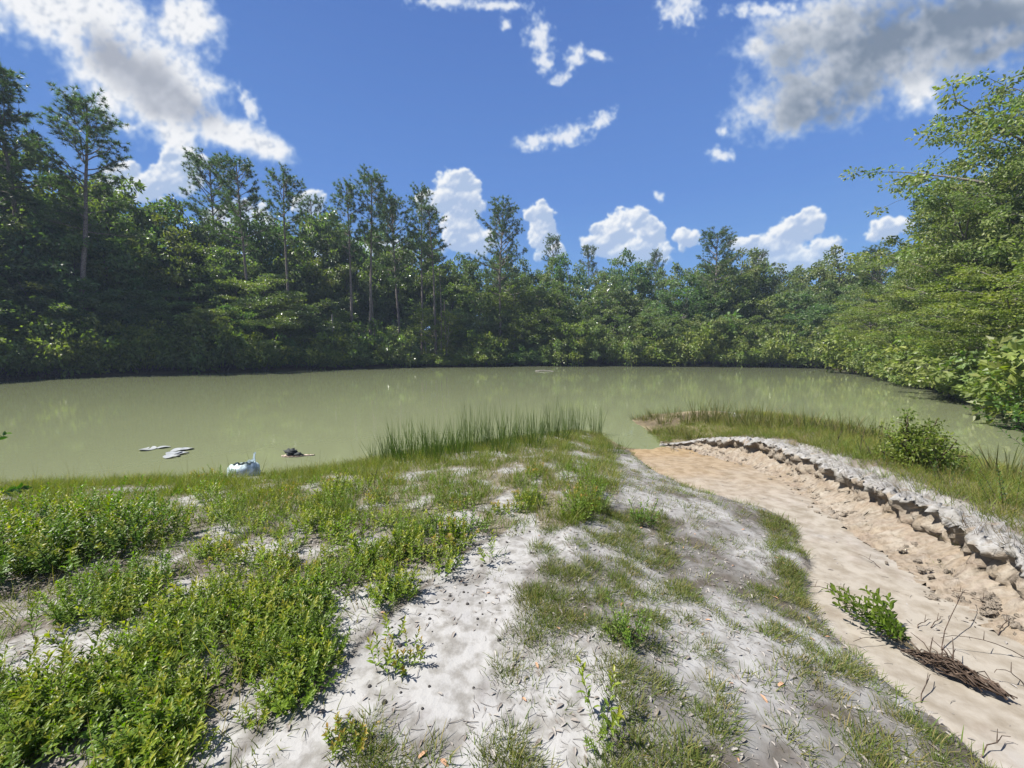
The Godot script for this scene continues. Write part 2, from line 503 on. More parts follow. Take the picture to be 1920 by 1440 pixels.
func build_materials():
	var g := StandardMaterial3D.new()
	g.vertex_color_use_as_albedo = true
	g.roughness = 0.95
	g.metallic_specular = 0.25
	g.uv1_triplanar = true
	g.uv1_world_triplanar = true
	g.uv1_scale = Vector3.ONE * 0.9
	g.albedo_texture = noise_tex(0.007, 9, Color(0.80, 0.79, 0.77), Color(1, 1, 1), 0.2, 0.6, 1024, 5)
	g.heightmap_enabled = true
	g.heightmap_scale = 0.5
	g.heightmap_texture = noise_tex(0.005, 8, Color(0, 0, 0), Color(1, 1, 1), 0.1, 0.9, 1024, 9)
	M.ground = g
	var ws: StandardMaterial3D = g.duplicate()
	ws.uv1_scale = Vector3.ONE * 0.6
	ws.heightmap_scale = 0.3
	ws.albedo_texture = noise_tex(0.006, 9, Color(0.84, 0.82, 0.79), Color(1, 1, 1), 0.2, 0.7, 1024, 25)
	M.wash = ws
	var sc: StandardMaterial3D = g.duplicate()
	sc.uv1_scale = Vector3.ONE * 2.2
	sc.heightmap_scale = 1.2
	M.scarp = sc
	var w := StandardMaterial3D.new()
	w.albedo_color = Color(0.142, 0.158, 0.088).linear_to_srgb()
	w.roughness = 0.015
	w.metallic_specular = 0.36
	w.uv1_triplanar = true
	w.uv1_world_triplanar = true
	w.uv1_scale = Vector3(0.35, 0.35, 0.35)
	w.heightmap_enabled = true
	w.heightmap_scale = 0.06
	w.heightmap_texture = noise_tex(0.02, 4, Color(0, 0, 0), Color(1, 1, 1), 0.1, 0.9, 512, 12)
	M.water = w
	for k in [["pine_bark", Color(0.30, 0.26, 0.235), 0.6], ["grey_bark", Color(0.24, 0.225, 0.20), 0.6], ["pale_wood", Color(0.42, 0.40, 0.36), 0.7], ["stem", Color(0.12, 0.10, 0.06), 0.8], ["root", Color(0.125, 0.092, 0.07), 0.8]]:
		var b := StandardMaterial3D.new()
		b.albedo_color = Color(k[1]).linear_to_srgb()
		b.roughness = 0.9
		b.metallic_specular = 0.3
		b.uv1_triplanar = true
		b.uv1_scale = Vector3(1.6, 0.5, 1.6)
		b.albedo_texture = noise_tex(0.06, 4, Color(0.45, 0.42, 0.4), Color(1, 1, 1), 0.25, 0.7, 256, 21)
		M[k[0]] = b
	var bk := Color(0.9, 1.0, 0.5)
	M.leaf_mid = leaf_mat(Color(1, 1, 1), bk)
	M.leaf_blue = leaf_mat(Color(0.86, 0.98, 1.0), Color(0.85, 1.0, 0.5))
	M.leaf_yellow = leaf_mat(Color(1.0, 1.0, 0.78), Color(0.92, 1.0, 0.38))
	M.leaf_olive = leaf_mat(Color(1.0, 0.96, 0.82), Color(0.9, 0.95, 0.42))
	M.leaf_light = leaf_mat(Color(1.0, 1.0, 1.0), Color(0.9, 1.0, 0.5), 0.3, 0.6)
	M.leaf_grey = leaf_mat(Color(0.92, 0.95, 1.0), bk)
	M.needle = leaf_mat(Color(1, 1, 1), Color(0.8, 0.95, 0.45))
	M.plant = leaf_mat(Color(1, 1, 1), Color(0.88, 1.0, 0.25), 0.42, 0.45)
	M.grass = leaf_mat(Color(1, 1, 1), Color(0.9, 1.0, 0.35), 0.6, 0.35)
	var l := StandardMaterial3D.new()
	l.vertex_color_use_as_albedo = true
	l.roughness = 0.9
	l.cull_mode = BaseMaterial3D.CULL_DISABLED
	M.litter = l

# ---------------------------------------------------------------- the sky
func build_sky() -> PanoramaSkyMaterial:
	const W := 4096
	const H := 2048
	const ST := 1.6
	const GX := 1300
	const GY := 450
	const OX := -80.0
	const OY := -120.0
	# clouds in view: x, y, rx, ry, turn in degrees, all in photograph pixels; kind 0 seen from below, 1 heaped on the horizon
	var blobs := [
		[0, 120, 20, 230, 75, 12], [0, 235, 140, 170, 95, 32], [0, 330, 165, 120, 80, 35], [0, 345, 45, 75, 70, 0], [0, 420, 245, 110, 34, 22], [0, 490, 272, 66, 28, 25], [0, 300, 205, 110, 60, 25], [0, 320, 250, 70, 30, 20], [2, 470, 200, 16, 45, -30], [2, 235, 240, 25, 12, 0],
		[0, 1545, 60, 165, 80, -20], [0, 1620, 120, 210, 95, -18], [0, 1490, 195, 115, 62, -15], [0, 1760, 60, 190, 100, 0], [0, 1880, 20, 120, 60, 0], [0, 1870, 92, 90, 22, -30], [0, 1720, 170, 60, 50, -25], [0, 1420, 90, 30, 30, 0], [2, 1440, 20, 90, 18, 0], [2, 1275, 12, 48, 42, 20],
		[2, 1012, 70, 28, 48, -12], [2, 1022, 115, 22, 26, -10], [2, 1080, 108, 20, 32, 25], [2, 1050, 148, 24, 13, -25], [2, 1118, 104, 26, 12, 15], [2, 1003, 266, 42, 18, -8], [2, 1062, 254, 58, 22, -14], [2, 1128, 226, 34, 18, -42], [2, 850, 4, 90, 14, 0], [2, 940, 10, 60, 12, 0], [2, 948, 45, 12, 16, 0], [2, 1352, 290, 28, 16, 15], [2, 1358, 248, 14, 12, 0], [2, 1237, 370, 9, 10, 0], [2, 1230, 366, 8, 9, 0],
		[3, 1640, 95, 240, 95, -12], [3, 1800, 35, 200, 90, 0], [3, 1545, 190, 120, 50, -15], [3, 1880, 60, 140, 60, 0], [3, 300, 165, 120, 52, 32], [3, 220, 110, 90, 40, 32], [3, 350, 205, 60, 24, 25],
		[1, 858, 345, 46, 36, 0], [1, 830, 372, 52, 36, -20], [1, 872, 372, 40, 36, 0], [1, 866, 425, 46, 62, 0], [1, 800, 372, 22, 20, 0], [1, 885, 455, 60, 30, 0], [1, 1012, 402, 32, 28, 0], [1, 1022, 440, 34, 52, 0], [1, 1040, 470, 24, 20, 0], [1, 1195, 412, 40, 30, 0], [1, 1160, 432, 60, 38, -15], [1, 1225, 440, 38, 30, 25], [1, 1130, 458, 48, 26, 0], [1, 1190, 470, 90, 30, 0], [1, 1285, 446, 32, 20, 0], [1, 1395, 458, 40, 22, 0], [1, 1525, 415, 36, 32, 0], [1, 1485, 432, 50, 34, -20], [1, 1460, 468, 60, 36, 0], [1, 1550, 466, 44, 28, 0], [1, 1500, 490, 110, 30, 0], [1, 1662, 432, 42, 26, -15], [1, 1690, 422, 26, 16, 0],
		[1, 325, 288, 38, 22, 0], [1, 350, 305, 48, 30, 0], [1, 320, 335, 70, 40, 0], [1, 235, 322, 44, 24, 0], [1, 250, 350, 80, 40, 0], [1, 580, 380, 44, 26, 0], [1, 450, 430, 90, 60, 0], [1, 680, 480, 120, 40, 0]]
	var fields := []
	for kind in 4:
		var s := PackedFloat32Array()
		s.resize(GX * GY)
		s.fill(-1.0)
		for b in blobs:
			if b[0] != kind: continue
			var rr := maxf(b[3], b[4]) * 1.5
			var ca := cos(deg_to_rad(b[5]))
			var sa := sin(deg_to_rad(b[5]))
			for j in range(maxi(0, int((b[2] - rr - OY) / ST)), mini(GY, int((b[2] + rr - OY) / ST))):
				for i in range(maxi(0, int((b[1] - rr - OX) / ST)), mini(GX, int((b[1] + rr - OX) / ST))):
					var dx: float = OX + i * ST - b[1]
					var dy: float = OY + j * ST - b[2]
					var p: float = (dx * ca + dy * sa) / b[3]
					var q: float = (-dx * sa + dy * ca) / b[4]
					var e := 1.0 - sqrt(p * p + q * q)
					var o := j * GX + i
					var was := s[o]
					# smooth union
					var sm := 0.7 if kind == 3 else 0.25
					var hh := clampf(0.5 + 0.5 * (e - was) / sm, 0, 1)
					s[o] = lerpf(was, e, hh) + sm * hh * (1.0 - hh)
		fields.append(s)
	var fa := FastNoiseLite.new()
	fa.seed = 3; fa.frequency = 0.013; fa.fractal_octaves = 6; fa.fractal_gain = 0.55
	var fb := FastNoiseLite.new()
	fb.seed = 8; fb.noise_type = FastNoiseLite.TYPE_CELLULAR; fb.frequency = 0.03; fb.fractal_octaves = 4; fb.fractal_gain = 0.5
	fb.cellular_return_type = FastNoiseLite.RETURN_DISTANCE
	fb.domain_warp_enabled = true; fb.domain_warp_amplitude = 12.0; fb.domain_warp_frequency = 0.02
	var fc := FastNoiseLite.new()
	fc.seed = 14; fc.frequency = 0.006; fc.fractal_octaves = 4
	# cloud layer over the grid: premultiplied colour and cover
	var hgt := PackedFloat32Array()
	hgt.resize(GX * GY)
	hgt.fill(-1.0)
	for o in GX * GY:
		var s: float = fields[1][o]
		if s > -0.5:
			var u := OX + (o % GX) * ST
			var vv := OY + (o / GX) * ST
			hgt[o] = s + 0.75 * (-fb.get_noise_2d(u, vv) - 0.60) + 0.22 * fa.get_noise_2d(u * 2.2, vv * 2.2) - 0.02 - 0.8 * maxf(0.0, -s - 0.05)
	var lay := PackedFloat32Array()
	lay.resize(GX * GY * 4)
	for j in GY:
		for i in GX:
			var o := j * GX + i
			var u := OX + i * ST
			var vv := OY + j * ST
			var al := 0.0
			var col := Color(0, 0, 0)
			var s1 := hgt[o]
			if s1 > 0.0 and i > 2 and j > 2 and i < GX - 3 and j < GY - 3:
				al = smoothstep(0.0, 0.2, s1)
				var gx := (sqrt(maxf(hgt[o + 2], 0)) - sqrt(maxf(hgt[o - 2], 0)))
				var gy := (sqrt(maxf(hgt[o + 2 * GX], 0)) - sqrt(maxf(hgt[o - 2 * GX], 0)))
				var lit := 0.12 + gx * 1.6 + gy * 3.2 + 0.55 * smoothstep(0.45, 0.0, s1) + 0.75 * fa.get_noise_2d(u * 1.5 + 500, vv * 1.5)
				lit = clampf(lit, 0.0, 1.0)
				col = Color(0.69, 0.765, 0.885).lerp(Color(0.972, 0.978, 0.985), lit)
				# low on the horizon the clouds fade into the air
				var low := smoothstep(430.0, 520.0, vv) * 0.35
				col = col.lerp(Color(0.62, 0.76, 0.92), low)
			var s0: float = fields[0][o]
			var s2: float = fields[2][o]
			if s0 > -0.75 or s2 > -0.75:
				var n1 := fa.get_noise_2d(u, vv)
				var n2 := fa.get_noise_2d(u * 3.1 + 90.0, vv * 3.1)
				var n3 := fa.get_noise_2d(u * 7.0, vv * 7.0 + 40.0)
				var t := s0 + 0.50 * n1 + 0.20 * n2 + 0.05 * n3 + 0.02
				var tw := s2 * 0.95 + 0.70 * n2 + 0.18 * n3 + 0.02
				var a0 := maxf(smoothstep(-0.16, 0.62, t), 0.9 * smoothstep(-0.15, 0.85, tw))
				if a0 > 0.0:
					var s3: float = fields[3][o]
					var core := smoothstep(-0.30, 0.75, s3 + 0.40 * fc.get_noise_2d(u, vv) + 0.22 * n1 + 0.07 * n2)
					var c0 := Color(0.962, 0.967, 0.978).lerp(Color(0.80, 0.83, 0.88), clampf(0.9 * smoothstep(-0.1, 0.6, -n2 - n1 * 0.5) * smoothstep(0.1, 0.6, t), 0, 1))
					c0 = c0.lerp((Color(0.47, 0.53, 0.61) if u > 1000.0 else Color(0.66, 0.685, 0.735)).lerp(Color(0.80, 0.82, 0.86), clampf(0.12 + 0.8 * fc.get_noise_2d(u * 1.6 + 300.0, vv * 2.0) + 0.25 * n2, 0, 1)), core * 0.94)
					col = Color(col.r * al, col.g * al, col.b * al).lerp(c0, a0)
					al = a0 + al * (1.0 - a0)
					col = Color(col.r / al, col.g / al, col.b / al)
			lay[o * 4] = col.r; lay[o * 4 + 1] = col.g; lay[o * 4 + 2] = col.b; lay[o * 4 + 3] = al
	# the whole sky: air by height, scattered fair-weather clouds out of view
	var small := Image.create(1024, 512, false, Image.FORMAT_RGB8)
	for j in 512:
		var el := 90.0 - (j + 0.5) / 512.0 * 180.0
		var air := air_color(el)
		for i in 1024:
			var col := air
			if el > 3.0:
				var az := (i + 0.5) / 1024.0 * TAU - PI
				var d := Vector3(sin(az) * cos(deg_to_rad(el)), sin(deg_to_rad(el)), -cos(az) * cos(deg_to_rad(el)))
				var q := proj(EYE + d * 10.0)
				var mar := maxf(maxf(-q.x - 60.0, q.x - 1980.0), -q.y - 60.0)
				if mar > 0.0:
					var pl := Vector2(d.x, d.z) / (d.y + 0.12)
					var t := fa.get_noise_2d(pl.x * 55.0, pl.y * 55.0) * 1.0 + 0.35 * fc.get_noise_2d(pl.x * 160.0, pl.y * 160.0)
					var a0 := smoothstep(0.06, 0.26, t) * smoothstep(0.0, 250.0, mar) * 0.95
					col = col.lerp(Color(0.95, 0.955, 0.97).lerp(Color(0.6, 0.64, 0.7), smoothstep(0.22, 0.5, t)), a0)
			small.set_pixel(i, j, col)
	small.resize(W, H, Image.INTERPOLATE_CUBIC)
	var dat := small.get_data()
	var j0 := int(H * (90.0 - 56.0) / 180.0)
	for j in range(j0, H / 2):
		var el := deg_to_rad(90.0 - (j + 0.5) / H * 180.0)
		var ce := cos(el)
		var se := sin(el)
		var air := air_color(rad_to_deg(el))
		for i in range(int(W * (0.5 - 64.0 / 360.0)), int(W * (0.5 + 64.0 / 360.0))):
			var az := (i + 0.5) / W * TAU - PI
			var d := Vector3(sin(az) * ce, se, -cos(az) * ce)
			var zz := d.dot(fwd)
			if zz < 0.1: continue
			var gx := (960.0 + d.x / zz * FPX - OX) / ST
			var gy := (720.0 - d.dot(upv) / zz * FPX - OY) / ST
			if gx < 0 or gy < 0 or gx >= GX - 1 or gy >= GY - 1: continue
			var k := (int(gy) * GX + int(gx)) * 4
			var fx := gx - int(gx)
			var fy := gy - int(gy)
			var w00 := (1 - fx) * (1 - fy)
			var w10 := fx * (1 - fy)
			var w01 := (1 - fx) * fy
			var w11 := fx * fy
			var kd := k + GX * 4
			var a00 := lay[k + 3] * w00
			var a10 := lay[k + 7] * w10
			var a01 := lay[kd + 3] * w01
			var a11 := lay[kd + 7] * w11
			var al := a00 + a10 + a01 + a11
			if al <= 0.002: continue
			var o := (j * W + i) * 3
			dat[o] = int(255.0 * (air.r * (1 - al) + lay[k] * a00 + lay[k + 4] * a10 + lay[kd] * a01 + lay[kd + 4] * a11))
			dat[o + 1] = int(255.0 * (air.g * (1 - al) + lay[k + 1] * a00 + lay[k + 5] * a10 + lay[kd + 1] * a01 + lay[kd + 5] * a11))
			dat[o + 2] = int(255.0 * (air.b * (1 - al) + lay[k + 2] * a00 + lay[k + 6] * a10 + lay[kd + 2] * a01 + lay[kd + 6] * a11))
	# Godot reads straight ahead (-z) at the image's left edge: turn the picture by half
	var made := Image.create_from_data(W, H, false, Image.FORMAT_RGB8, dat)
	var rolled := Image.create(W, H, false, Image.FORMAT_RGB8)
	rolled.blit_rect(made, Rect2i(W / 2, 0, W / 2, H), Vector2i(0, 0))
	rolled.blit_rect(made, Rect2i(0, 0, W / 2, H), Vector2i(W / 2, 0))
	var pm := PanoramaSkyMaterial.new()
	pm.panorama = tex(rolled)
	return pm

func air_color(el: float) -> Color:
	var keys := [[-90.0, Color(0.42, 0.44, 0.40)], [-1.0, Color(0.5, 0.56, 0.55)], [0.0, Color(0.62, 0.76, 0.89)], [9.0, Color(0.475, 0.66, 0.885)], [20.0, Color(0.405, 0.575, 0.845)], [40.0, Color(0.345, 0.49, 0.765)], [90.0, Color(0.24, 0.37, 0.65)]]
	for i in keys.size() - 1:
		if el <= keys[i + 1][0]:
			return keys[i][1].lerp(keys[i + 1][1], (el - keys[i][0]) / (keys[i + 1][0] - keys[i][0]))
	return keys[-1][1]

# ---------------------------------------------------------------- trees
func rdir(r: RandomNumberGenerator, flat := 1.0) -> Vector3:
	var a := r.randf() * TAU
	var y := r.randf_range(-1, 1) * flat
	var h := sqrt(maxf(0.0, 1.0 - y * y))
	return Vector3(cos(a) * h, y, sin(a) * h)

func spray(b: LB, r: RandomNumberGenerator, p: Vector3, rs: float, flat: float, n: int, ll: float, lw: float, base: Color):
	var br := r.randf_range(0.78, 1.25)
	var yl := r.randf_range(-0.08, 0.16)
	var tc := Color(base.r * br * (1.0 + yl * 1.6), base.g * br * (1.0 + yl * 0.5), base.b * br)
	for i in n:
		var q := rdir(r)
		var rad := rs * pow(r.randf(), 0.45)
		var o := Vector3(q.x * rad, q.y * rad * flat - 0.10 * rad, q.z * rad)
		var d := (q + rdir(r) * 0.8 + Vector3(0, -0.25, 0)).normalized()
		var nr := rdir(r) + Vector3(0, 0.7, 0)
		nr = (nr - d * nr.dot(d)).normalized()
		var k := r.randf_range(0.8, 1.22)
		var s := r.randf_range(0.75, 1.2)
		b.leaf(p + o, d, nr, ll * s, lw * s, Color(tc.r * k, tc.g * k, tc.b * k))

func make_broadleaf(sd: int, P: Dictionary) -> Array:
	var r := RandomNumberGenerator.new()
	r.seed = sd
	var lobes := FastNoiseLite.new()
	lobes.seed = sd
	lobes.frequency = 0.75
	var wood := LB.new()
	var crown := LB.new()
	var H: float = P.H
	var cb: float = P.cb
	var R: float = P.R
	var base: Color = P.col
	var pts := []
	var x := Vector3.ZERO
	var top: float = P.get("top", 0.8)
	var wob := Vector3(r.randf_range(-1, 1), 0, r.randf_range(-1, 1)) * H * 0.012
	for k in 9:
		pts.append(Vector3(x.x, H * top * k / 8.0 - (0.25 if k == 0 else 0.0), x.z))
		wob += Vector3(r.randf_range(-1, 1), 0, r.randf_range(-1, 1)) * H * 0.008
		x += wob
	wood.tube(pts, H * P.get("thick", 0.013), H * 0.003, 7, Color.WHITE)
	var nl: int = P.nl
	var cy := H * (cb + 1.0) * 0.5
	var ry := H * (1.0 - cb) * 0.5
	var spots := []
	for i in nl:
		var yy := 1.0 - 2.0 * (i + 0.5) / nl
		var az := i * 2.399963 + r.randf_range(-0.35, 0.35)
		var hr := sqrt(1.0 - yy * yy)
		var dir := Vector3(cos(az) * hr, yy, sin(az) * hr)
		var k0 := (1.0 + 0.55 * lobes.get_noise_3d(dir.x, dir.y, dir.z)) * (r.randf_range(0.45, 0.8) if r.randf() < 0.35 else r.randf_range(0.85, 1.05))
		var goal := Vector3(dir.x * R * k0, cy + dir.y * ry * minf(k0, 1.05), dir.z * R * k0)
		var hd := Vector2(goal.x, goal.z).length()
		var y0: float = clampf(goal.y - hd * P.get("rise", 0.55) - r.randf() * ry * 0.15, H * cb * 0.7, H * top * 0.98)
		var f := y0 / (H * top) * 8.0
		var k := clampi(int(f), 0, 7)
		var o: Vector3 = pts[k].lerp(pts[k + 1], clampf(f - k, 0, 1))
		goal += Vector3(o.x, 0, o.z)
		var ctl := o.lerp(goal, 0.5) + Vector3(0, P.get("arch", 0.12) * hd, 0) + rdir(r) * hd * 0.12
		var lp := []
		for q in 6:
			var t := q / 5.0
			lp.append(o.lerp(ctl, t).lerp(ctl.lerp(goal, t), t))
		var L := o.distance_to(goal)
		wood.tube(lp, clampf(L * 0.014, 0.02, 0.09), 0.008, 5, Color.WHITE)
		var sub: int = P.sub
		for j in sub:
			var s := lerpf(0.4, 1.0, (j + r.randf() * 0.8) / sub)
			var kk := mini(4, int(s * 5.0))
			var q: Vector3 = lp[kk].lerp(lp[kk + 1], clampf(s * 5.0 - kk, 0, 1))
			var a2 := az + (1.0 if j % 2 == 0 else -1.0) * r.randf_range(0.3, 1.3)
			var l2 := maxf(0.35, R * r.randf_range(0.12, 0.32))
			var e2: float = r.randf_range(-0.25, 0.4) * P.get("twist", 1.0)
			var d2 := Vector3(cos(a2) * cos(e2), sin(e2), sin(a2) * cos(e2))
			var q1 := q + d2 * l2 * 0.55
			var q2 := q1 + (d2 + Vector3(0, r.randf_range(-0.3, 0.15), 0)) * l2 * 0.45
			wood.tube([q, q1, q2], 0.014, 0.005, 3, Color.WHITE)
			spots.append(q2)
			if r.randf() < 0.6: spots.append(q1)
		spots.append(goal)
	var rs: float = P.rs
	for p in spots:
		spray(crown, r, p, rs * r.randf_range(0.6, 1.25), P.flat, int(P.leaves * r.randf_range(0.5, 1.35)), P.ll, P.lw, base)
	return [wood.mesh(), crown.mesh(), H]

func make_shrub(sd: int, P: Dictionary) -> Array:
	var r := RandomNumberGenerator.new()
	r.seed = sd
	var wood := LB.new()
	var crown := LB.new()
	var H: float = P.H
	var R: float = P.R
	var base: Color = P.col
	for i in int(P.nl):
		var az := i * 2.4 + r.randf_range(-0.4, 0.4)
		var el := r.randf_range(0.35, 1.4)
		var L := lerpf(R, H, el / 1.4) * r.randf_range(0.7, 1.1)
		var o := Vector3(cos(az), 0, sin(az)) * r.randf() * R * 0.25
		var lp := [o - Vector3(0, 0.2, 0)]
		var cur := o
		for s in 4:
			cur += Vector3(cos(az) * cos(el), sin(el), sin(az) * cos(el)) * L / 4.0
			lp.append(cur)
			el += r.randf_range(-0.15, 0.2)
			az += r.randf_range(-0.3, 0.3)
		wood.tube(lp, 0.03, 0.006, 4, Color.WHITE)
		for j in 5:
			var s := lerpf(0.35, 1.0, (j + r.randf()) / 5.0)
			var kk := mini(3, int(s * 4.0))
			var q: Vector3 = lp[kk].lerp(lp[kk + 1], clampf(s * 4.0 - kk, 0, 1))
			var q2 := q + Vector3(r.randf_range(-1, 1), r.randf_range(-0.3, 0.7), r.randf_range(-1, 1)) * R * 0.22
			wood.tube([q, q2], 0.009, 0.004, 3, Color.WHITE)
			spray(crown, r, q2, P.rs * r.randf_range(0.7, 1.2), P.flat, int(P.leaves * r.randf_range(0.6, 1.3)), P.ll, P.lw, base)
	return [wood.mesh(), crown.mesh(), H]

func make_pine(sd: int, H: float, cb: float, R: float, nb: int, round_top := 0.5, dens := 1.0) -> Array:
	var r := RandomNumberGenerator.new()
	r.seed = sd
	var wood := LB.new()
	var crown := LB.new()
	var pts := []
	var x := Vector3.ZERO
	var wob := Vector3(r.randf_range(-1, 1), 0, r.randf_range(-1, 1)) * H * 0.004
	for k in 11:
		pts.append(Vector3(x.x, H * 0.97 * k / 10.0 - (0.3 if k == 0 else 0.0), x.z))
		wob += Vector3(r.randf_range(-1, 1), 0, r.randf_range(-1, 1)) * H * 0.003
		x += wob
	wood.tube(pts, H * 0.0095, H * 0.0022, 8, Color.WHITE)
	var tips := []
	for i in nb:
		var tt := (i + r.randf()) / nb
		var t := lerpf(cb, 0.96, pow(tt, 0.85))
		var f := t / 0.97 * 10.0
		var k := clampi(int(f), 0, 9)
		var o: Vector3 = pts[k].lerp(pts[k + 1], clampf(f - k, 0, 1))
		var az := i * 2.4 + r.randf_range(-0.6, 0.6)
		var pr := lerpf(0.75, 1.0, sin(PI * minf(tt * 1.6, 1.0))) if tt < 0.6 else lerpf(1.0, 0.32, pow((tt - 0.6) / 0.4, 1.0 + round_top))
		var L := R * pr * r.randf_range(0.55, 1.15)
		var el := lerpf(0.15, 1.0, tt) + r.randf_range(-0.25, 0.25)
		var lp := [o]
		var cur := o
		for s in 5:
			cur += Vector3(cos(az) * cos(el), sin(el), sin(az) * cos(el)) * L / 5.0
			lp.append(cur)
			el += r.randf_range(-0.1, 0.22)
			az += r.randf_range(-0.2, 0.2)
		wood.tube(lp, maxf(0.025, L * 0.018), 0.012, 5, Color.WHITE)
		tips.append([cur, lp[5] - lp[4]])
		var ns := 7 + int(L * 2.7)
		for j in ns:
			var s := lerpf(0.30, 1.0, (j + r.randf()) / ns)
			var kk := mini(4, int(s * 5.0))
			var q: Vector3 = lp[kk].lerp(lp[kk + 1], clampf(s * 5.0 - kk, 0, 1))
			var d2 := Vector3(cos(az) + r.randf_range(-1, 1), r.randf_range(0.0, 0.9), sin(az) + r.randf_range(-1, 1)).normalized()
			var l2 := r.randf_range(0.4, 1.15)
			var q2 := q + d2 * l2
			wood.tube([q, q2], 0.016, 0.008, 3, Color.WHITE)
			tips.append([q2, d2])
			if r.randf() < 0.5: tips.append([q.lerp(q2, 0.55), d2])
	tips.append([pts[10], Vector3.UP])
	for tp in tips:
		var d: Vector3 = tp[1].normalized()
		var br := r.randf_range(0.75, 1.25)
		for i in int(26 * dens):
			var nd := (rdir(r) + d * 0.75).normalized()
			var side := nd.cross(rdir(r)).normalized()
			crown.needle(tp[0] - d * r.randf() * 0.15, nd, r.randf_range(0.24, 0.40), 0.021, side, Color(0.105 * br, 0.145 * br, 0.065 * br))
	return [wood.mesh(), crown.mesh(), H]

func put_tree(called: String, proto: Array, at: Vector3, h: float, wide: float, turn: float, bark: Material, leaf: Material, label: String, cat: String, group := "", lean := Vector2.ZERO) -> Node3D:
	var o := thing(called, label, cat, at, 0.0, group)
	var s: float = h / proto[2]
	o.basis = Basis.from_euler(Vector3(lean.x, turn, lean.y)) * Basis.from_scale(Vector3(s * wide, s, s * wide))
	part(o, "trunk", proto[0], bark)
	part(o, "crown", proto[1], leaf)
	return o

func shore_v(u: float) -> float:
	for i in FAR_SHORE.size() - 1:
		if u < FAR_SHORE[i + 1][0]:
			return lerpf(FAR_SHORE[i][1], FAR_SHORE[i + 1][1], (u - FAR_SHORE[i][0]) / (FAR_SHORE[i + 1][0] - FAR_SHORE[i][0]))
	return FAR_SHORE[-1][1]

# the point on the far bank in pixel column u that lies inland metres from the water
func bank(u: float, inland: float) -> Vector3:
	var w := on_level(u, shore_v(u), 0.0)
	var d := Vector3(w.x, 0, w.z).normalized()
	var p := w
	for k in 160:
		if pond_sd(p.x, p.z) >= inland: break
		p += d * maxf(0.15, inland * 0.06)
	return Vector3(p.x, height(p.x, p.z), p.z)

func tall(p: Vector3, v: float) -> float:
	var r := ray(960, v)
	var q := proj(p)
	r = ray(q.x, v)
	var k := (p.z - EYE.z) / r.z
	return EYE.y + r.y * k - p.y

const CANOPY := [[-400, 150], [-200, 220], [0, 268], [100, 295], [200, 312], [280, 340], [400, 372], [500, 384], [570, 375], [620, 390], [720, 405], [800, 442], [850, 460], [900, 455], [1000, 472], [1050, 480], [1100, 476], [1150, 470], [1200, 484], [1250, 490], [1300, 476], [1400, 474], [1450, 492], [1500, 482], [1560, 476], [1610, 470], [1655, 455], [1700, 425], [1750, 400], [1800, 330], [1850, 260], [1920, 190], [2300, 80]]
func canopy_v(u: float) -> float:
	for i in CANOPY.size() - 1:
		if u < CANOPY[i + 1][0]:
			return lerpf(CANOPY[i][1], CANOPY[i + 1][1], (u - CANOPY[i][0]) / (CANOPY[i + 1][0] - CANOPY[i][0]))
	return CANOPY[-1][1]

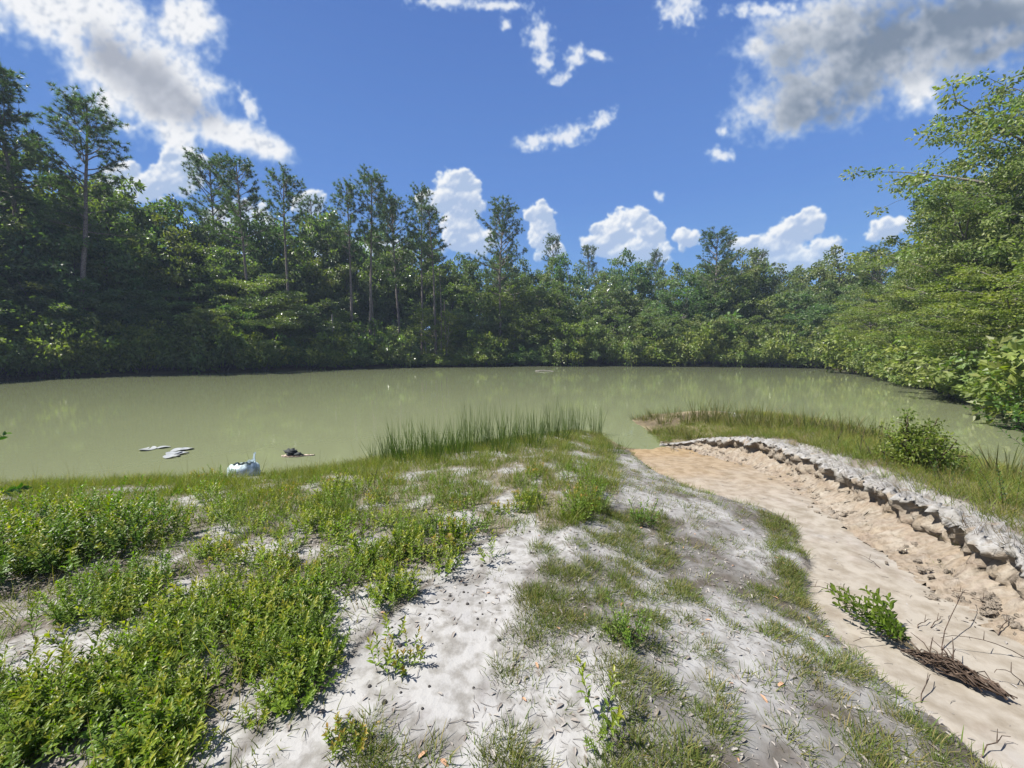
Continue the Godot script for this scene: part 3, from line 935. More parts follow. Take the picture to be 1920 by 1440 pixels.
func build_wood():
	var G := Color(0.145, 0.192, 0.086)
	var YG := Color(0.180, 0.230, 0.082)
	var broad := []
	for i in 7:
		broad.append(make_broadleaf(100 + i, {"H": 13.0, "cb": [0.2, 0.28, 0.12, 0.3, 0.22, 0.1, 0.25][i], "R": [4.2, 3.6, 4.6, 3.9, 3.4, 4.4, 4.0][i], "nl": 36, "sub": 4, "leaves": 30, "ll": 0.36, "lw": 0.11, "rs": 0.66, "flat": 0.62, "col": G}))
	var fine := []
	for i in 4:
		fine.append(make_broadleaf(140 + i, {"H": 13.0, "cb": [0.12, 0.05, 0.2, 0.08][i], "R": [4.8, 4.4, 5.4, 4.2][i], "nl": 44, "sub": 6, "leaves": 56, "ll": 0.16, "lw": 0.05, "rs": 0.52, "flat": 0.45, "col": YG}))
	var tier := []
	for i in 2:
		tier.append(make_broadleaf(160 + i, {"H": 9.0, "cb": 0.22, "R": 3.6, "nl": 30, "sub": 6, "leaves": 48, "ll": 0.17, "lw": 0.04, "rs": 0.6, "flat": 0.09, "rise": 0.05, "arch": 0.0, "twist": 0.15, "top": 0.97, "thick": 0.009, "col": YG}))
	var shrubs := []
	for i in 5:
		shrubs.append(make_shrub(200 + i, {"H": [2.6, 3.0, 2.2, 3.4, 2.8][i], "R": [2.0, 1.8, 2.1, 2.2, 1.7][i], "nl": 22, "leaves": 34, "ll": 0.22, "lw": 0.07, "rs": 0.42, "flat": 0.6, "col": YG}))
	var pines := []
	for i in 6:
		pines.append(make_pine(300 + i, 23.0, [0.55, 0.5, 0.6, 0.45, 0.58, 0.52][i], [3.1, 3.4, 2.7, 3.6, 2.4, 3.0][i], [34, 40, 30, 44, 30, 36][i], 0.8, 1.0))
	var big_pine := make_pine(320, 23.0, 0.42, 4.6, 52, 1.4, 1.0)
	var sapling := make_broadleaf(340, {"H": 5.0, "cb": 0.3, "R": 0.9, "nl": 16, "sub": 2, "top": 0.95, "leaves": 22, "ll": 0.16, "lw": 0.045, "rs": 0.3, "flat": 0.5, "thick": 0.007, "col": YG})
	rng.seed = 77
	# --- pines: top pixel x, y; inland metres; prototype; label
	var plist := [
		[52, 135, 7.0, 0, "tall open-crowned pine, highest above the shaded wood, beside a leaning dead trunk", 0.95],
		[135, 166, 2.4, 1, "tall pine with long bare trunk standing just behind the dark waterside thicket", 1.0],
		[402, 284, 13.0, 3, "dense topped pine, first of a close pair above the shaded wood", 0.9],
		[468, 298, 4.0, 0, "pine with bare trunk rising behind the tiered pale green tree", 0.9],
		[536, 318, 5.0, 2, "slim pine with narrow ragged top behind the tiered pale green tree", 0.9],
		[655, 348, 3.4, 4, "pine leaning slightly, bare lower trunk above a round green shrub", 0.9],
		[690, 322, 3.0, 2, "tallest pine of the group behind the round green waterside shrub", 0.9],
		[747, 364, 5.0, 3, "bushy crowned pine between two slimmer pines behind the pond", 0.85],
		[788, 352, 4.5, 4, "thin tall pine in front of the towering white cloud", 0.8],
		[815, 384, 1.8, 4, "thin straight pine at the water edge with a one-sided crown", 0.9],
		[940, 392, 2.6, 9, "broad round-crowned pine standing alone above the far bank shrubs", 1.0],
		[1035, 443, 26.0, 2, "small distant pine tip above the green canopy under a cloud", 0.8],
		[1108, 462, 30.0, 5, "tiny dark pine top behind the sunlit canopy below the wide cloud", 0.8],
		[1227, 470, 30.0, 1, "dark pointed pine top on the skyline beside the wide cloud", 0.8],
		[1340, 427, 6.0, 3, "pine with forked open crown rising over the sunlit wood", 1.05],
		[1418, 470, 16.0, 5, "low dark pine crown just behind the forked open pine", 1.0],
		[1625, 462, 12.0, 1, "dark pine crown above the cove beside the bright overhanging trees", 1.2],
		[1760, 345, 9.0, 4, "slim pine half hidden among bright leafy trees of the overhanging bank", 0.9],
		[1856, 330, 5.0, 3, "pine with dark trunk and soft needles inside the overhanging bank wood", 0.9],
		[1893, 360, 7.0, 5, "grey trunked pine deep inside the overhanging bank wood", 0.8],
		[-70, 110, 8.0, 3, "tall pine at the outer end of the shaded wood", 1.0],
		[590, 372, 20.0, 0, "distant pine showing between the two pine groups of the far bank", 0.9],
		[720, 385, 22.0, 5, "distant pine showing behind the bushy crowned pine", 0.9]]
	for q in plist:
		# the base column: trees stand upright, so the lens alone moves the top
		var p := bank(q[0] + (960.0 - q[0]) * 0.035 * ((650.0 - q[1]) / 480.0), q[2])
		var h := tall(p, q[1])
		put_tree("pine_tree", big_pine if q[3] == 9 else pines[q[3]], p, h, q[5] * (1.0 if q[3] == 9 else 1.1), rng.randf() * TAU, M.pine_bark, M.needle, q[4], "tree", "pines around the pond", Vector2(rng.randf_range(-0.012, 0.012), rng.randf_range(-0.02, 0.02)))
	# bare thin trunks
	var sd_list := [[703, 560, 2.6], [828, 505, 1.6], [836, 560, 2.2], [662, 500, 3.2]]
	# --- broadleaf rows
	var u := -330.0
	var leaf_of := [M.leaf_mid, M.leaf_blue, M.leaf_grey, M.leaf_light, M.leaf_olive, M.leaf_mid]
	for row in 4:
		u = -340.0 + row * 17.0
		while u < 1640.0:
			var sh := u < 860.0
			var inland: float = [3.0, 7.5, 13.5, 19.0][row] + rng.randf_range(-1.2, 1.8)
			if row == 0 and u > 630.0 and u < 860.0 and rng.randf() < 0.8:
				u += 40.0
				continue
			if row == 1 and u > 630.0 and u < 860.0: inland += 2.5
			var p := bank(u, inland)
			var full := tall(p, canopy_v(u))
			var h: float = full * ([0.52, 0.78, 0.99, 0.62][row] + rng.randf_range(-0.13, 0.05))
			if row == 0 and sh: h *= 0.85
			h = clampf(h, 4.0, 24.0)
			var k := rng.randi() % 7
			var mat: Material = leaf_of[rng.randi() % 6] if not sh else leaf_of[rng.randi() % 6]
			if not sh and row < 2 and rng.randf() < 0.3: mat = M.leaf_yellow
			var zone := "shaded wood behind the lily pads" if u < 600 else ("wood behind the tall rush bed" if u < 1150 else "sunlit wood facing the sandy gully")
			var rw: String = ["low spreading broadleaf tree fronting the ", "broadleaf tree standing inside the ", "canopy broadleaf tree topping the ", "rearmost broadleaf tree deep in the "][row]
			put_tree("broadleaf_tree", broad[k], p, h, clampf(rng.randf_range(0.95, 1.3) * 11.0 / maxf(h, 6.0), 0.75, 1.45), rng.randf() * TAU, M.grey_bark, mat, rw + zone, "tree", rw + zone)
			u += [52.0, 46.0, 46.0, 62.0][row] * rng.randf_range(0.75, 1.25) * (1.0 if u > 500 else 1.25)
	# --- the bright overhanging wood of the near side cove
	for q in [[1640, 560, 1.5, 0, 1.2], [1662, 450, 5.0, 1, 1.0], [1700, 520, 1.2, 2, 1.2], [1725, 425, 4.5, 3, 1.0], [1760, 585, 0.8, 1, 1.35], [1790, 400, 5.0, 0, 1.0], [1815, 500, 1.6, 3, 1.2], [1850, 420, 4.0, 1, 1.0], [1875, 560, 1.0, 2, 1.3], [1950, 470, 1.6, 0, 1.2], [1930, 330, 6.0, 3, 1.0], [2040, 420, 2.0, 2, 1.1], [2080, 220, 5.0, 1, 1.1], [2160, 300, 2.5, 3, 1.1], [1690, 480, 8.0, 2, 1.0], [1888, 112, 3.5, 3, 1.4], [1990, 60, 4.5, 1, 1.4], [1845, 190, 6.0, 0, 1.4], [1870, 300, 2.5, 1, 1.2], [1800, 350, 3.0, 3, 1.2], [2050, 60, 7.0, 3, 1.3], [1740, 430, 11.0, 0, 1.0], [1830, 380, 9.0, 2, 1.0]]:
		var p := bank(q[0], q[2])
		var h := maxf(3.0, tall(p, q[1]))
		put_tree("overhanging_tree", fine[q[3]], p, h, clampf(q[4] * 9.0 / h, 0.8, 1.7), rng.randf() * TAU, M.grey_bark, [M.leaf_yellow, M.leaf_mid, M.leaf_yellow, M.leaf_grey][q[3]], ("low" if h < 6.0 else ("mid-height" if h < 11.0 else "tall")) + " " + ["yellow-green", "fresh green", "bright yellow-green", "grey-green"][q[3]] + " leafy tree on the bank overhanging the cove", "tree", ["yellow-green ", "fresh green ", "bright yellow-green ", "grey-green "][q[3]] + ("low" if h < 6.0 else ("mid-height" if h < 11.0 else "tall")) + " trees overhanging the cove")
	var po := bank(1935, 4.5)
	put_tree("oak_tree", fine[2], po, tall(po, 60), 1.1, 2.2, M.grey_bark, M.leaf_mid, "tallest broadleaf tree over the cove, long limbs reaching out against the sky", "tree")
	# --- tiered tree and saplings
	var pt := bank(522, 0.7)
	put_tree("tiered_tree", tier[0], pt, tall(pt, 505), 1.15, 0.4, M.grey_bark, M.leaf_light, "pale green tree with flat tiers of foliage at the shaded water edge", "tree")
	pt = bank(300, 5.0)
	put_tree("tiered_tree", tier[1], pt, tall(pt, 530), 1.0, 1.4, M.grey_bark, M.leaf_blue, "dim flat-tiered tree under the canopy of the shaded wood", "tree")
	pt = bank(378, 6.0)
	put_tree("tiered_tree", tier[1], pt, tall(pt, 515), 0.9, 2.4, M.grey_bark, M.leaf_blue, "dim flat-tiered tree behind the tiered pale green tree", "tree")
	for q in [[800, 565, 1.0, "slender pale-stemmed sapling in front of the thin straight pine"], [962, 600, 1.0, "pale-stemmed sapling in front of the round-crowned pine"], [974, 588, 1.6, "second pale-stemmed sapling beside the round-crowned pine"], [838, 570, 1.8, "thin crooked sapling leaning beside the thin straight pine"]]:
		var p := bank(q[0], q[2])
		put_tree("sapling", sapling, p, tall(p, q[1]), 1.0, rng.randf() * TAU, M.pale_wood, M.leaf_yellow, q[3], "sapling", "saplings on the far bank")
	for q in sd_list:
		var p := bank(q[0], q[2])
		var h := tall(p, q[1])
		var b := LB.new()
		var pts := []
		for k in 7: pts.append(Vector3(sin(k * 0.9 + q[0]) * 0.07, h * k / 6.0 - (0.2 if k == 0 else 0.0), cos(k * 1.3) * 0.06))
		b.tube(pts, 0.09, 0.04, 7, Color.WHITE)
		for k in 7:
			var y := h * (0.35 + 0.09 * k)
			var a := k * 2.1
			b.tube([Vector3(0, y, 0), Vector3(cos(a) * 0.35, y + 0.12, sin(a) * 0.35), Vector3(cos(a) * 0.6, y + 0.1, sin(a) * 0.6)], 0.02, 0.006, 4, Color.WHITE)
		var o := solo("bare_trunk", b.mesh(), M.pine_bark, {703: "thin bare trunk beside the tallest pine of the group", 828: "thin bare dead trunk beside the water edge pine with one-sided crown", 836: "short bare dead trunk beside the crooked sapling", 662: "bare grey trunk between pines above the round shrub"}[q[0]], "trunk", "bare trunks on the far bank")
		o.position = p
	# leaning dead trunk and broken post
	var lb := LB.new()
	var p0 := bank(118, 3.2)
	var hh := tall(p0, 430)
	var lpts := []
	for k in 8: lpts.append(Vector3(-hh * 0.42 * pow(k / 7.0, 1.2), hh * k / 7.0 - (0.2 if k == 0 else 0.0), 0.05 * sin(k * 1.7)))
	lb.tube(lpts, 0.10, 0.035, 7, Color.WHITE)
	for k in 5:
		var y := hh * (0.45 + 0.1 * k)
		lb.tube([Vector3(-y * 0.36, y, 0), Vector3(-y * 0.36 - 0.4 + 0.2 * k, y + 0.35, 0.3 - 0.2 * k)], 0.02, 0.006, 4, Color.WHITE)
	var lo := solo("leaning_trunk", lb.mesh(), M.pale_wood, "pale dead trunk leaning over the dark thicket of the shaded wood", "trunk")
	lo.position = p0
	for q in [[627, 590, 1.6, "weathered grey broken post behind the round green shrub"], [494, 640, 1.4, "short pale broken stub beside the tiered pale green tree"], [548, 628, 1.8, "dim broken stub in the shade behind the tiered pale green tree"]]:
		var p := bank(q[0], q[2])
		var h := tall(p, q[1])
		var b := LB.new()
		b.tube([Vector3(0, -0.2, 0), Vector3(0.02, h * 0.5, 0.01), Vector3(-0.02, h * 0.93, 0), Vector3(0.0, h, 0.02)], 0.11, 0.075, 8, Color.WHITE)
		b.tube([Vector3(0.02, h - 0.02, 0.02), Vector3(0.05, h + 0.14, 0.02)], 0.06, 0.008, 5, Color.WHITE)
		var o := solo("broken_post", b.mesh(), M.pale_wood, q[3], "post", "broken stubs on the shaded bank")
		o.position = p
	# --- taller shrubs filling the foot of the wood
	u = -330.0
	while u < 1640.0:
		var p := bank(u, rng.randf_range(4.0, 9.0))
		put_tree("understory_shrub", shrubs[rng.randi() % 5], p, clampf(tall(p, rng.randf_range(595, 635)), 2.0, 6.5), rng.randf_range(0.8, 1.1), rng.randf() * TAU, M.grey_bark, M.leaf_blue if rng.randf() < 0.5 else M.leaf_mid, "understory shrub between the trunks of the far wood", "shrub", "understory of the far wood")
		u += rng.randf_range(34, 52)
	# --- waterside shrubs
	u = -330.0
	while u < 1640.0:
		var p := bank(u, rng.randf_range(0.05, 1.0))
		var top := 640.0
		if u < 560: top = lerpf(585, 610, clampf(u / 400.0, 0, 1)) + rng.randf_range(-14, 26)
		elif u > 1030: top = rng.randf_range(600, 645)
		else: top = rng.randf_range(628, 660)
		if (u > 690 and u < 730) or (u > 760 and u < 880): top = rng.randf_range(655, 670)
		var h := clampf(tall(p, top), 0.9, 7.0)
		var k := rng.randi() % 5
		var sh := u < 600.0
		var lab := "dense thicket shrub at the shaded water edge" if sh else ("mid green shrub on the far bank behind the rush bed" if u < 1020 else "bright green shrub spilling over the sunlit far bank")
		put_tree("waterside_shrub", shrubs[k], p, h, clampf(rng.randf_range(1.0, 1.35) * 2.9 / h, 0.75, 1.6), rng.randf() * TAU, M.grey_bark, leaf_of[rng.randi() % 6] if rng.randf() < 0.45 else M.leaf_yellow, lab, "shrub", lab)
		u += rng.randf_range(22, 38) * (1.5 if sh else 1.0)
	for q in [[655, 605, 0.6, 1, 1.25, "large round green shrub at the water edge below the pine group"], [745, 608, 1.2, 0, 1.0, "loose branched shrub with bare stems beside the bare trunk"], [915, 625, 0.6, 2, 1.2, "pale yellow-green shrub hanging low over the far water edge"], [275, 600, 0.9, 3, 1.2, "brightest shrub of the dark thicket at the shaded water edge"], [1085, 598, 0.6, 3, 1.3, "broad bright green shrub mass over the brown far bank"], [1245, 612, 0.6, 1, 1.4, "yellow-green shrub bulging over the water below the forked pine"]]:
		var p := bank(q[0], q[2])
		var h := tall(p, q[1])
		put_tree("round_shrub", shrubs[q[3]], p, h, clampf(q[4] * 3.0 / h, 0.7, 1.4), rng.randf() * TAU, M.grey_bark, M.leaf_yellow if q[0] > 800 or q[0] < 400 else M.leaf_mid, q[5], "shrub", "")
	for q in 28:
		var uu := lerpf(1615, 2080, (q + rng.randf()) / 28.0)
		var p := bank(uu, rng.randf_range(0.0, 0.5))
		put_tree("bank_shrub", shrubs[rng.randi() % 5], p, rng.randf_range(1.6, 3.0), rng.randf_range(0.9, 1.2), rng.randf() * TAU, M.grey_bark, M.leaf_yellow if rng.randf() < 0.6 else M.leaf_mid, "bright leafy shrub dipping into the water under the overhanging trees", "shrub", "shrubs dipping into the cove")
	# fallen branches on the far bank
	for q in [[808, 676, 2.6, 0.5, "pale fallen branch lying down the far bank below the thin straight pine"], [775, 668, 1.8, 2.4, "pale fallen stick on the brown far bank beside the sapling"], [1425, 684, 2.2, 0.2, "fallen reddish branch at the sunlit water edge"]]:
		var p := bank(q[0], 0.5)
		var b := LB.new()
		b.tube([Vector3(-q[2] / 2.0, 0.35, 0), Vector3(0, 0.25, 0.1), Vector3(q[2] / 2.0, 0.04, 0.2)], 0.05, 0.02, 6, Color.WHITE)
		b.tube([Vector3(0, 0.25, 0.1), Vector3(0.3, 0.5, 0.3)], 0.02, 0.008, 4, Color.WHITE)
		var o := solo("fallen_branch", b.mesh(), M.pale_wood, q[4], "branch", "fallen branches on the far bank")
		o.position = p
		o.rotation.y = q[3] - 0.5

# ---------------------------------------------------------------- the near bank
func stem_with_leaves(wood: LB, lv: LB, r: RandomNumberGenerator, p: Vector3, dir: Vector3, L: float, n: int, ll: float, lw: float, low: Color, tip: Color, curve := 0.2, fine := true):
	var d := dir.normalized()
	var bend := Vector3(r.randf_range(-1, 1), 0, r.randf_range(-1, 1)) * curve
	var pts := [p]
	var cur := p
	for k in 4:
		cur += (d + bend * (k / 4.0)).normalized() * L / 4.0
		pts.append(cur)
	if wood: wood.tube(pts, maxf(0.0016, L * 0.007), 0.0008, 3, Color.WHITE)
	var a := r.randf() * TAU
	for i in n:
		var t := lerpf(0.18, 1.0, pow((i + 0.5) / n, 0.8))
		var k := mini(3, int(t * 4.0))
		var q: Vector3 = pts[k].lerp(pts[k + 1], clampf(t * 4.0 - k, 0, 1))
		a += 2.4 + r.randf_range(-0.3, 0.3)
		var ax: Vector3 = (pts[k + 1] - pts[k]).normalized()
		var o1 := ax.cross(Vector3(0.9, 0.1, 0.4)).normalized()
		var o2 := ax.cross(o1)
		var out := o1 * cos(a) + o2 * sin(a)
		var up := lerpf(0.35, 1.5, t) + r.randf_range(-0.25, 0.25)
		var ld := (out + ax * up).normalized()
		var nr := (ax - ld * ax.dot(ld)).normalized() + rdir(r) * 0.2
		nr = (nr - ld * nr.dot(ld)).normalized()
		var s := r.randf_range(0.7, 1.15) * (1.0 - 0.25 * t)
		var col := low.lerp(tip, clampf(pow(t, 4.0) + r.randf_range(-0.15, 0.15), 0, 1))
		var br := r.randf_range(0.8, 1.2)
		col = Color(col.r * br, col.g * br, col.b * br)
		if fine: lv.fine_leaf(q, ld, nr, ll * s, lw * s, col)
		else: lv.leaf(q, ld, nr, ll * s, lw * s, col)

func make_low(sd: int, ns: int, hmin: float, hmax: float, rad: float, n: int, ll: float, lw: float, low: Color, tip: Color, spread := 0.5, fine := true) -> Array:
	var r := RandomNumberGenerator.new()
	r.seed = sd
	var wood := LB.new()
	var lv := LB.new()
	for i in ns:
		var a := i * 2.4 + r.randf()
		var q := rad * sqrt((i + 0.3) / ns)
		var o := Vector3(cos(a) * q, -0.02, sin(a) * q) * 0.6
		var d := Vector3(cos(a) * spread * q / rad, 1.0, sin(a) * spread * q / rad) + rdir(r) * 0.15
		stem_with_leaves(wood, lv, r, o, d, r.randf_range(hmin, hmax), n, ll, lw, low, tip, 0.3, fine)
	return [wood.mesh(), lv.mesh()]

func make_tuft(sd: int, nb: int, hmin: float, hmax: float, rad: float, w: float, lean: float, c0: Color, c1: Color, bend := 1.0) -> ArrayMesh:
	var r := RandomNumberGenerator.new()
	r.seed = sd
	var b := LB.new()
	for i in nb:
		var a := r.randf() * TAU
		var o := Vector3(cos(a), 0, sin(a)) * rad * sqrt(r.randf())
		var out := Vector3(cos(a + r.randf_range(-1, 1)), 0, sin(a + r.randf_range(-1, 1)))
		var d := (Vector3.UP + out * lean * r.randf()).normalized()
		var sa := r.randf() * TAU
		var col := c0.lerp(c1, r.randf())
		b.blade(o - Vector3(0, 0.01, 0), d, Vector3(cos(sa), 0, sin(sa)), r.randf_range(hmin, hmax), w * r.randf_range(0.7, 1.2), out * bend * r.randf_range(0.1, 0.7), col)
	return b.mesh()

func spot_basis(s: float, tilt := 0.15) -> Basis:
	return Basis.from_euler(Vector3(rng.randf_range(-tilt, tilt), rng.randf() * TAU, rng.randf_range(-tilt, tilt))).scaled(Vector3.ONE * s)

func vary(lo: float, hi: float) -> Color:
	var k := rng.randf_range(lo, hi)
	var y := rng.randf_range(-0.12, 0.18)
	return Color(k * (1.0 + y), k, k * (1.0 - y * 0.5))

var drum_at := Vector3.ZERO
func build_plants():
	rng.seed = 5
	var GR := Color(0.165, 0.240, 0.030)
	var DG := Color(0.100, 0.180, 0.028)
	var YT := Color(0.30, 0.29, 0.03)
	var OT := Color(0.36, 0.22, 0.05)
	var low := [
		make_low(1, 12, 0.10, 0.21, 0.13, 16, 0.040, 0.0078, GR, YT),
		make_low(2, 15, 0.08, 0.19, 0.16, 15, 0.038, 0.0082, GR, Color(0.16, 0.24, 0.025)),
		make_low(3, 9, 0.12, 0.26, 0.11, 20, 0.042, 0.0075, DG, GR),
		make_low(4, 13, 0.08, 0.18, 0.14, 15, 0.036, 0.0078, GR, OT),
		make_low(5, 18, 0.10, 0.22, 0.18, 17, 0.040, 0.0082, DG, Color(0.2, 0.26, 0.03)),
		make_low(6, 3, 0.14, 0.22, 0.05, 16, 0.048, 0.0085, GR, YT),
		make_low(7, 18, 0.05, 0.11, 0.15, 11, 0.032, 0.0075, GR, OT),
		make_low(8, 10, 0.12, 0.28, 0.13, 30, 0.038, 0.0034, GR, Color(0.13, 0.2, 0.02))]
	var lowlab := ["low plant with upright lance leaves and yellow tips", "bushy low plant with plain bright green leaves", "upright dark green leafy plant", "low plant with orange-tipped leaves", "wide dark low bush with pale green tips", "single seedling with few yellow-tipped leaves", "short mat-forming plant tipped orange", "feathery narrow-leaved green plant"]
	# low leafy plants of the left-hand thicket
	var count := 0
	var tries := 0
	while count < 250 and tries < 9000:
		tries += 1
		var v := 950.0 + 560.0 * pow(rng.randf(), 0.9)
		var q := Vector2(rng.randf_range(-150, 960), v)
		if not Geometry2D.is_point_in_polygon(q, R_SHRUB) or Geometry2D.is_point_in_polygon(q, R_GAP): continue
		var p := on_ground(q.x, q.y)
		var cl := nf.get_noise_2d(p.x * 5.0, p.z * 5.0 + 70.0)
		if cl > ((0.04 if q.y < 1160.0 else -0.06) if q.x < 450.0 else (0.26 if q.y < 1200.0 else 0.05)) + rng.randf_range(-0.06, 0.14): continue
		if rng.randf() > 9.0 / (p.distance_squared_to(EYE)) + 0.22: continue
		var k: int = [0, 1, 2, 3, 4, 5, 0, 7, 7, 0, 1, 0][rng.randi() % 12]
		if q.x < 420 and k in [3, 5, 6]: k = [0, 1, 4][rng.randi() % 3]
		var zone := "in the open thicket"
		if q.x < 340.0 and q.y < 1150.0: zone = "by the tall dark bushes"
		elif q.y < 1012.0: zone = "bordering the meadow grass"
		elif q.x > 640.0 - (q.y - 1200.0) * 0.9: zone = "along the white sand edge"
		elif q.y > 1260.0: zone = "in the densest thicket"
		var o := thing("low_shrub", lowlab[k] + " " + zone, "plant", p, rng.randf() * TAU, lowlab[k] + " " + zone)
		var ps := rng.randf_range(0.65, 1.25) * (1.0 if q.y < 1180.0 else 0.85)
		o.scale = Vector3(ps, ps * rng.randf_range(0.65, 1.0), ps)
		part(o, "stems", low[k][0], M.stem)
		part(o, "leaves", low[k][1], M.plant)
		count += 1
	var seed_t := []
	var seed_c := []
	for i in 5200:
		var x := rng.randf_range(-8.0, 1.0)
		var z := rng.randf_range(-6.2, -0.9)
		var h := height(x, z)
		var q := proj(Vector3(x, h, z))
		if q.x < -250 or q.y > 1600 or not Geometry2D.is_point_in_polygon(q, R_SHRUB) or Geometry2D.is_point_in_polygon(q, R_GAP): continue
		var cl := nf.get_noise_2d(x * 5.0, z * 5.0 + 70.0)
		if cl > ((0.08 if q.y < 1160.0 else 0.0) if q.x < 450.0 else (0.26 if q.y < 1200.0 else 0.08)) + rng.randf_range(-0.12, 0.16) or rng.randf() < 0.68: continue
		seed_t.append(Transform3D(spot_basis(rng.randf_range(0.45, 0.95)), Vector3(x, h, z)))
		seed_c.append(vary(0.8, 1.25))
	scatter("small_seedlings", low[5][1], M.plant, seed_t, seed_c, "small green seedlings filling the near bank thicket", "plants")
	# the taller dark bushes by the left edge
	var tallb := [make_low(21, 30, 0.32, 0.60, 0.34, 30, 0.055, 0.0105, DG, Color(0.15, 0.23, 0.025), 0.7), make_low(22, 26, 0.30, 0.55, 0.30, 28, 0.052, 0.0105, DG, YT, 0.8)]
	for q in [[20, 1075], [90, 1062], [150, 1058], [215, 1040], [60, 1030], [130, 1022], [200, 1015], [255, 1022], [-30, 1100], [-70, 1060], [10, 1020]]:
		var p := on_ground(q[0], q[1])
		var k := rng.randi() % 2
		var o := thing("leafy_bush", "tall dense dark green bush casting deep shade behind the low plants", "bush", p, rng.randf() * TAU, "tall dark bushes of the near bank")
		o.scale = Vector3(1.0, 0.85, 1.0) * rng.randf_range(0.75, 1.05)
		part(o, "stems", tallb[k][0], M.stem)
		part(o, "leaves", tallb[k][1], M.plant)
	# upright weeds standing above the thicket
	var weed := [make_low(25, 2, 0.30, 0.44, 0.04, 34, 0.055, 0.0065, Color(0.13, 0.2, 0.03), Color(0.24, 0.28, 0.04), 0.3), make_low(26, 3, 0.22, 0.38, 0.06, 26, 0.06, 0.009, Color(0.14, 0.2, 0.03), YT, 0.5)]
	for q in [[325, 1190], [345, 1250], [410, 1090], [300, 1075], [540, 1075], [600, 1010], [690, 1060], [480, 1180], [560, 1200], [220, 1160], [150, 1250], [60, 1200], [420, 1280], [640, 1130], [760, 1040], [520, 960], [430, 1000], [345, 1010], [690, 985], [830, 1000], [100, 1330], [260, 1340], [500, 1270], [390, 1150], [20, 1290]]:
		var p := on_ground(q[0], q[1])
		var k := rng.randi() % 2
		var o := thing("upright_weed", ["tall narrow-leaved weed on one stalk standing above the thicket", "upright broad-leaved weed with yellow tip standing above the thicket"][k], "weed", p, rng.randf() * TAU, ["narrow-leaved weeds", "broad-leaved weeds"][k])
		o.scale = Vector3.ONE * rng.randf_range(0.7, 1.05)
		part(o, "stems", weed[k][0], M.stem)
		part(o, "leaves", weed[k][1], M.plant)
	# single plants on the open sand
	for q in [[915, 1055, 5, 1.0, "small seedling alone on the white sand strip"], [712, 1262, 5, 0.9, "yellow-tipped seedling at the edge of the white sand"], [735, 1205, 5, 0.8, "tiny seedling near the thicket corner on white sand"], [765, 1245, 3, 0.8, "orange-tipped tuft on the white sand strip"], [850, 1035, 3, 1.3, "bright orange-topped plant at the head of the white sand"], [835, 1075, 0, 1.0, "yellow-topped plant below the orange-topped one"], [1170, 1195, 7, 0.9, "feathery dark green plant rising from the turf patch"], [1180, 1200, 2, 0.8, "leafy upright plant in the turf patch"], [1128, 1400, 7, 0.6, "small feathery sprig low in the turf"], [1205, 985, 2, 1.1, "dark green tussock plant on the white ridge"], [1095, 905, 7, 1.3, "feathery tall plant near the rush bed"], [1060, 900, 7, 1.3, "wispy green plant beside the feathery tall plant"], [655, 1395, 6, 0.8, "small reddish plant on the sand by the turf"], [950, 960, 6, 1.3, "orange mat plant in the meadow grass"], [985, 935, 6, 1.2, "reddish mat plant by the bare ridge"], [880, 1000, 4, 1.1, "round green plant bordering the bare sand"], [1130, 1370, 5, 1.1, "lone upright sprig among the turf litter"]]:
		var p := on_ground(q[0], q[1])
		var o := thing("sand_plant", q[4], "plant", p, rng.randf() * TAU)
		o.scale = Vector3.ONE * q[3]
		part(o, "stems", low[q[2]][0], M.stem)
		part(o, "leaves", low[q[2]][1], M.plant)
	# meadow leafy plants further off
	for i in 60:
		var q := Vector2(rng.randf_range(380, 1130), rng.randf_range(895, 975))
		if not Geometry2D.is_point_in_polygon(q, R_MEADOW): continue
		var p := on_ground(q.x, q.y)
		var k: int = [0, 3, 6, 7, 1, 7][rng.randi() % 6]
		var o := thing("meadow_plant", lowlab[k] + " in the grass between thicket and rushes", "plant", p, rng.randf() * TAU, "meadow " + lowlab[k])
		o.scale = Vector3.ONE * rng.randf_range(0.8, 1.3)
		part(o, "stems", low[k][0], M.stem)
		part(o, "leaves", low[k][1], M.plant)
	# --- grass
	var turf := [make_tuft(31, 28, 0.025, 0.065, 0.07, 0.002, 1.2, Color(0.085, 0.135, 0.025), Color(0.19, 0.22, 0.055)), make_tuft(32, 22, 0.025, 0.075, 0.08, 0.0018, 1.4, Color(0.11, 0.14, 0.035), Color(0.28, 0.25, 0.12))]
	var meadow := [make_tuft(33, 16, 0.06, 0.17, 0.08, 0.0022, 0.7, Color(0.10, 0.16, 0.025), Color(0.20, 0.24, 0.05)), make_tuft(34, 12, 0.08, 0.22, 0.07, 0.0019, 0.6, Color(0.12, 0.16, 0.03), Color(0.30, 0.27, 0.10))]
	var wisp := make_tuft(35, 5, 0.28, 0.55, 0.06, 0.0025, 0.3, Color(0.07, 0.09, 0.025), Color(0.2, 0.17, 0.07), 0.5)
	var T := [[], [], [], [], []]
	var C := [[], [], [], [], []]
	for i in 52000:
		var x := rng.randf_range(-13.0, 13.0)
		var z := rng.randf_range(-11.0, -0.3)
		if absf(x) > -z * 1.55 + 1.5: continue
		var d := pond_sd(x, z)
		if d < -0.05: continue
		var h := height(x, z)
		var q := proj(Vector3(x, h, z))
		var g := gully_d(x, z)
		if g.x < 0.02: continue
		if Vector2(x - drum_at.x, z - drum_at.z).length() < 0.45 or (absf(x - drum_at.x * (z / drum_at.z)) < 0.30 and z > drum_at.z and z < drum_at.z + 1.0): continue
		var a := nz.get_noise_2d(x * 9.0 + 40.0, z * 9.0)
		var b := nf.get_noise_2d(x * 5.0, z * 5.0 + 70.0)
		var kind := -1
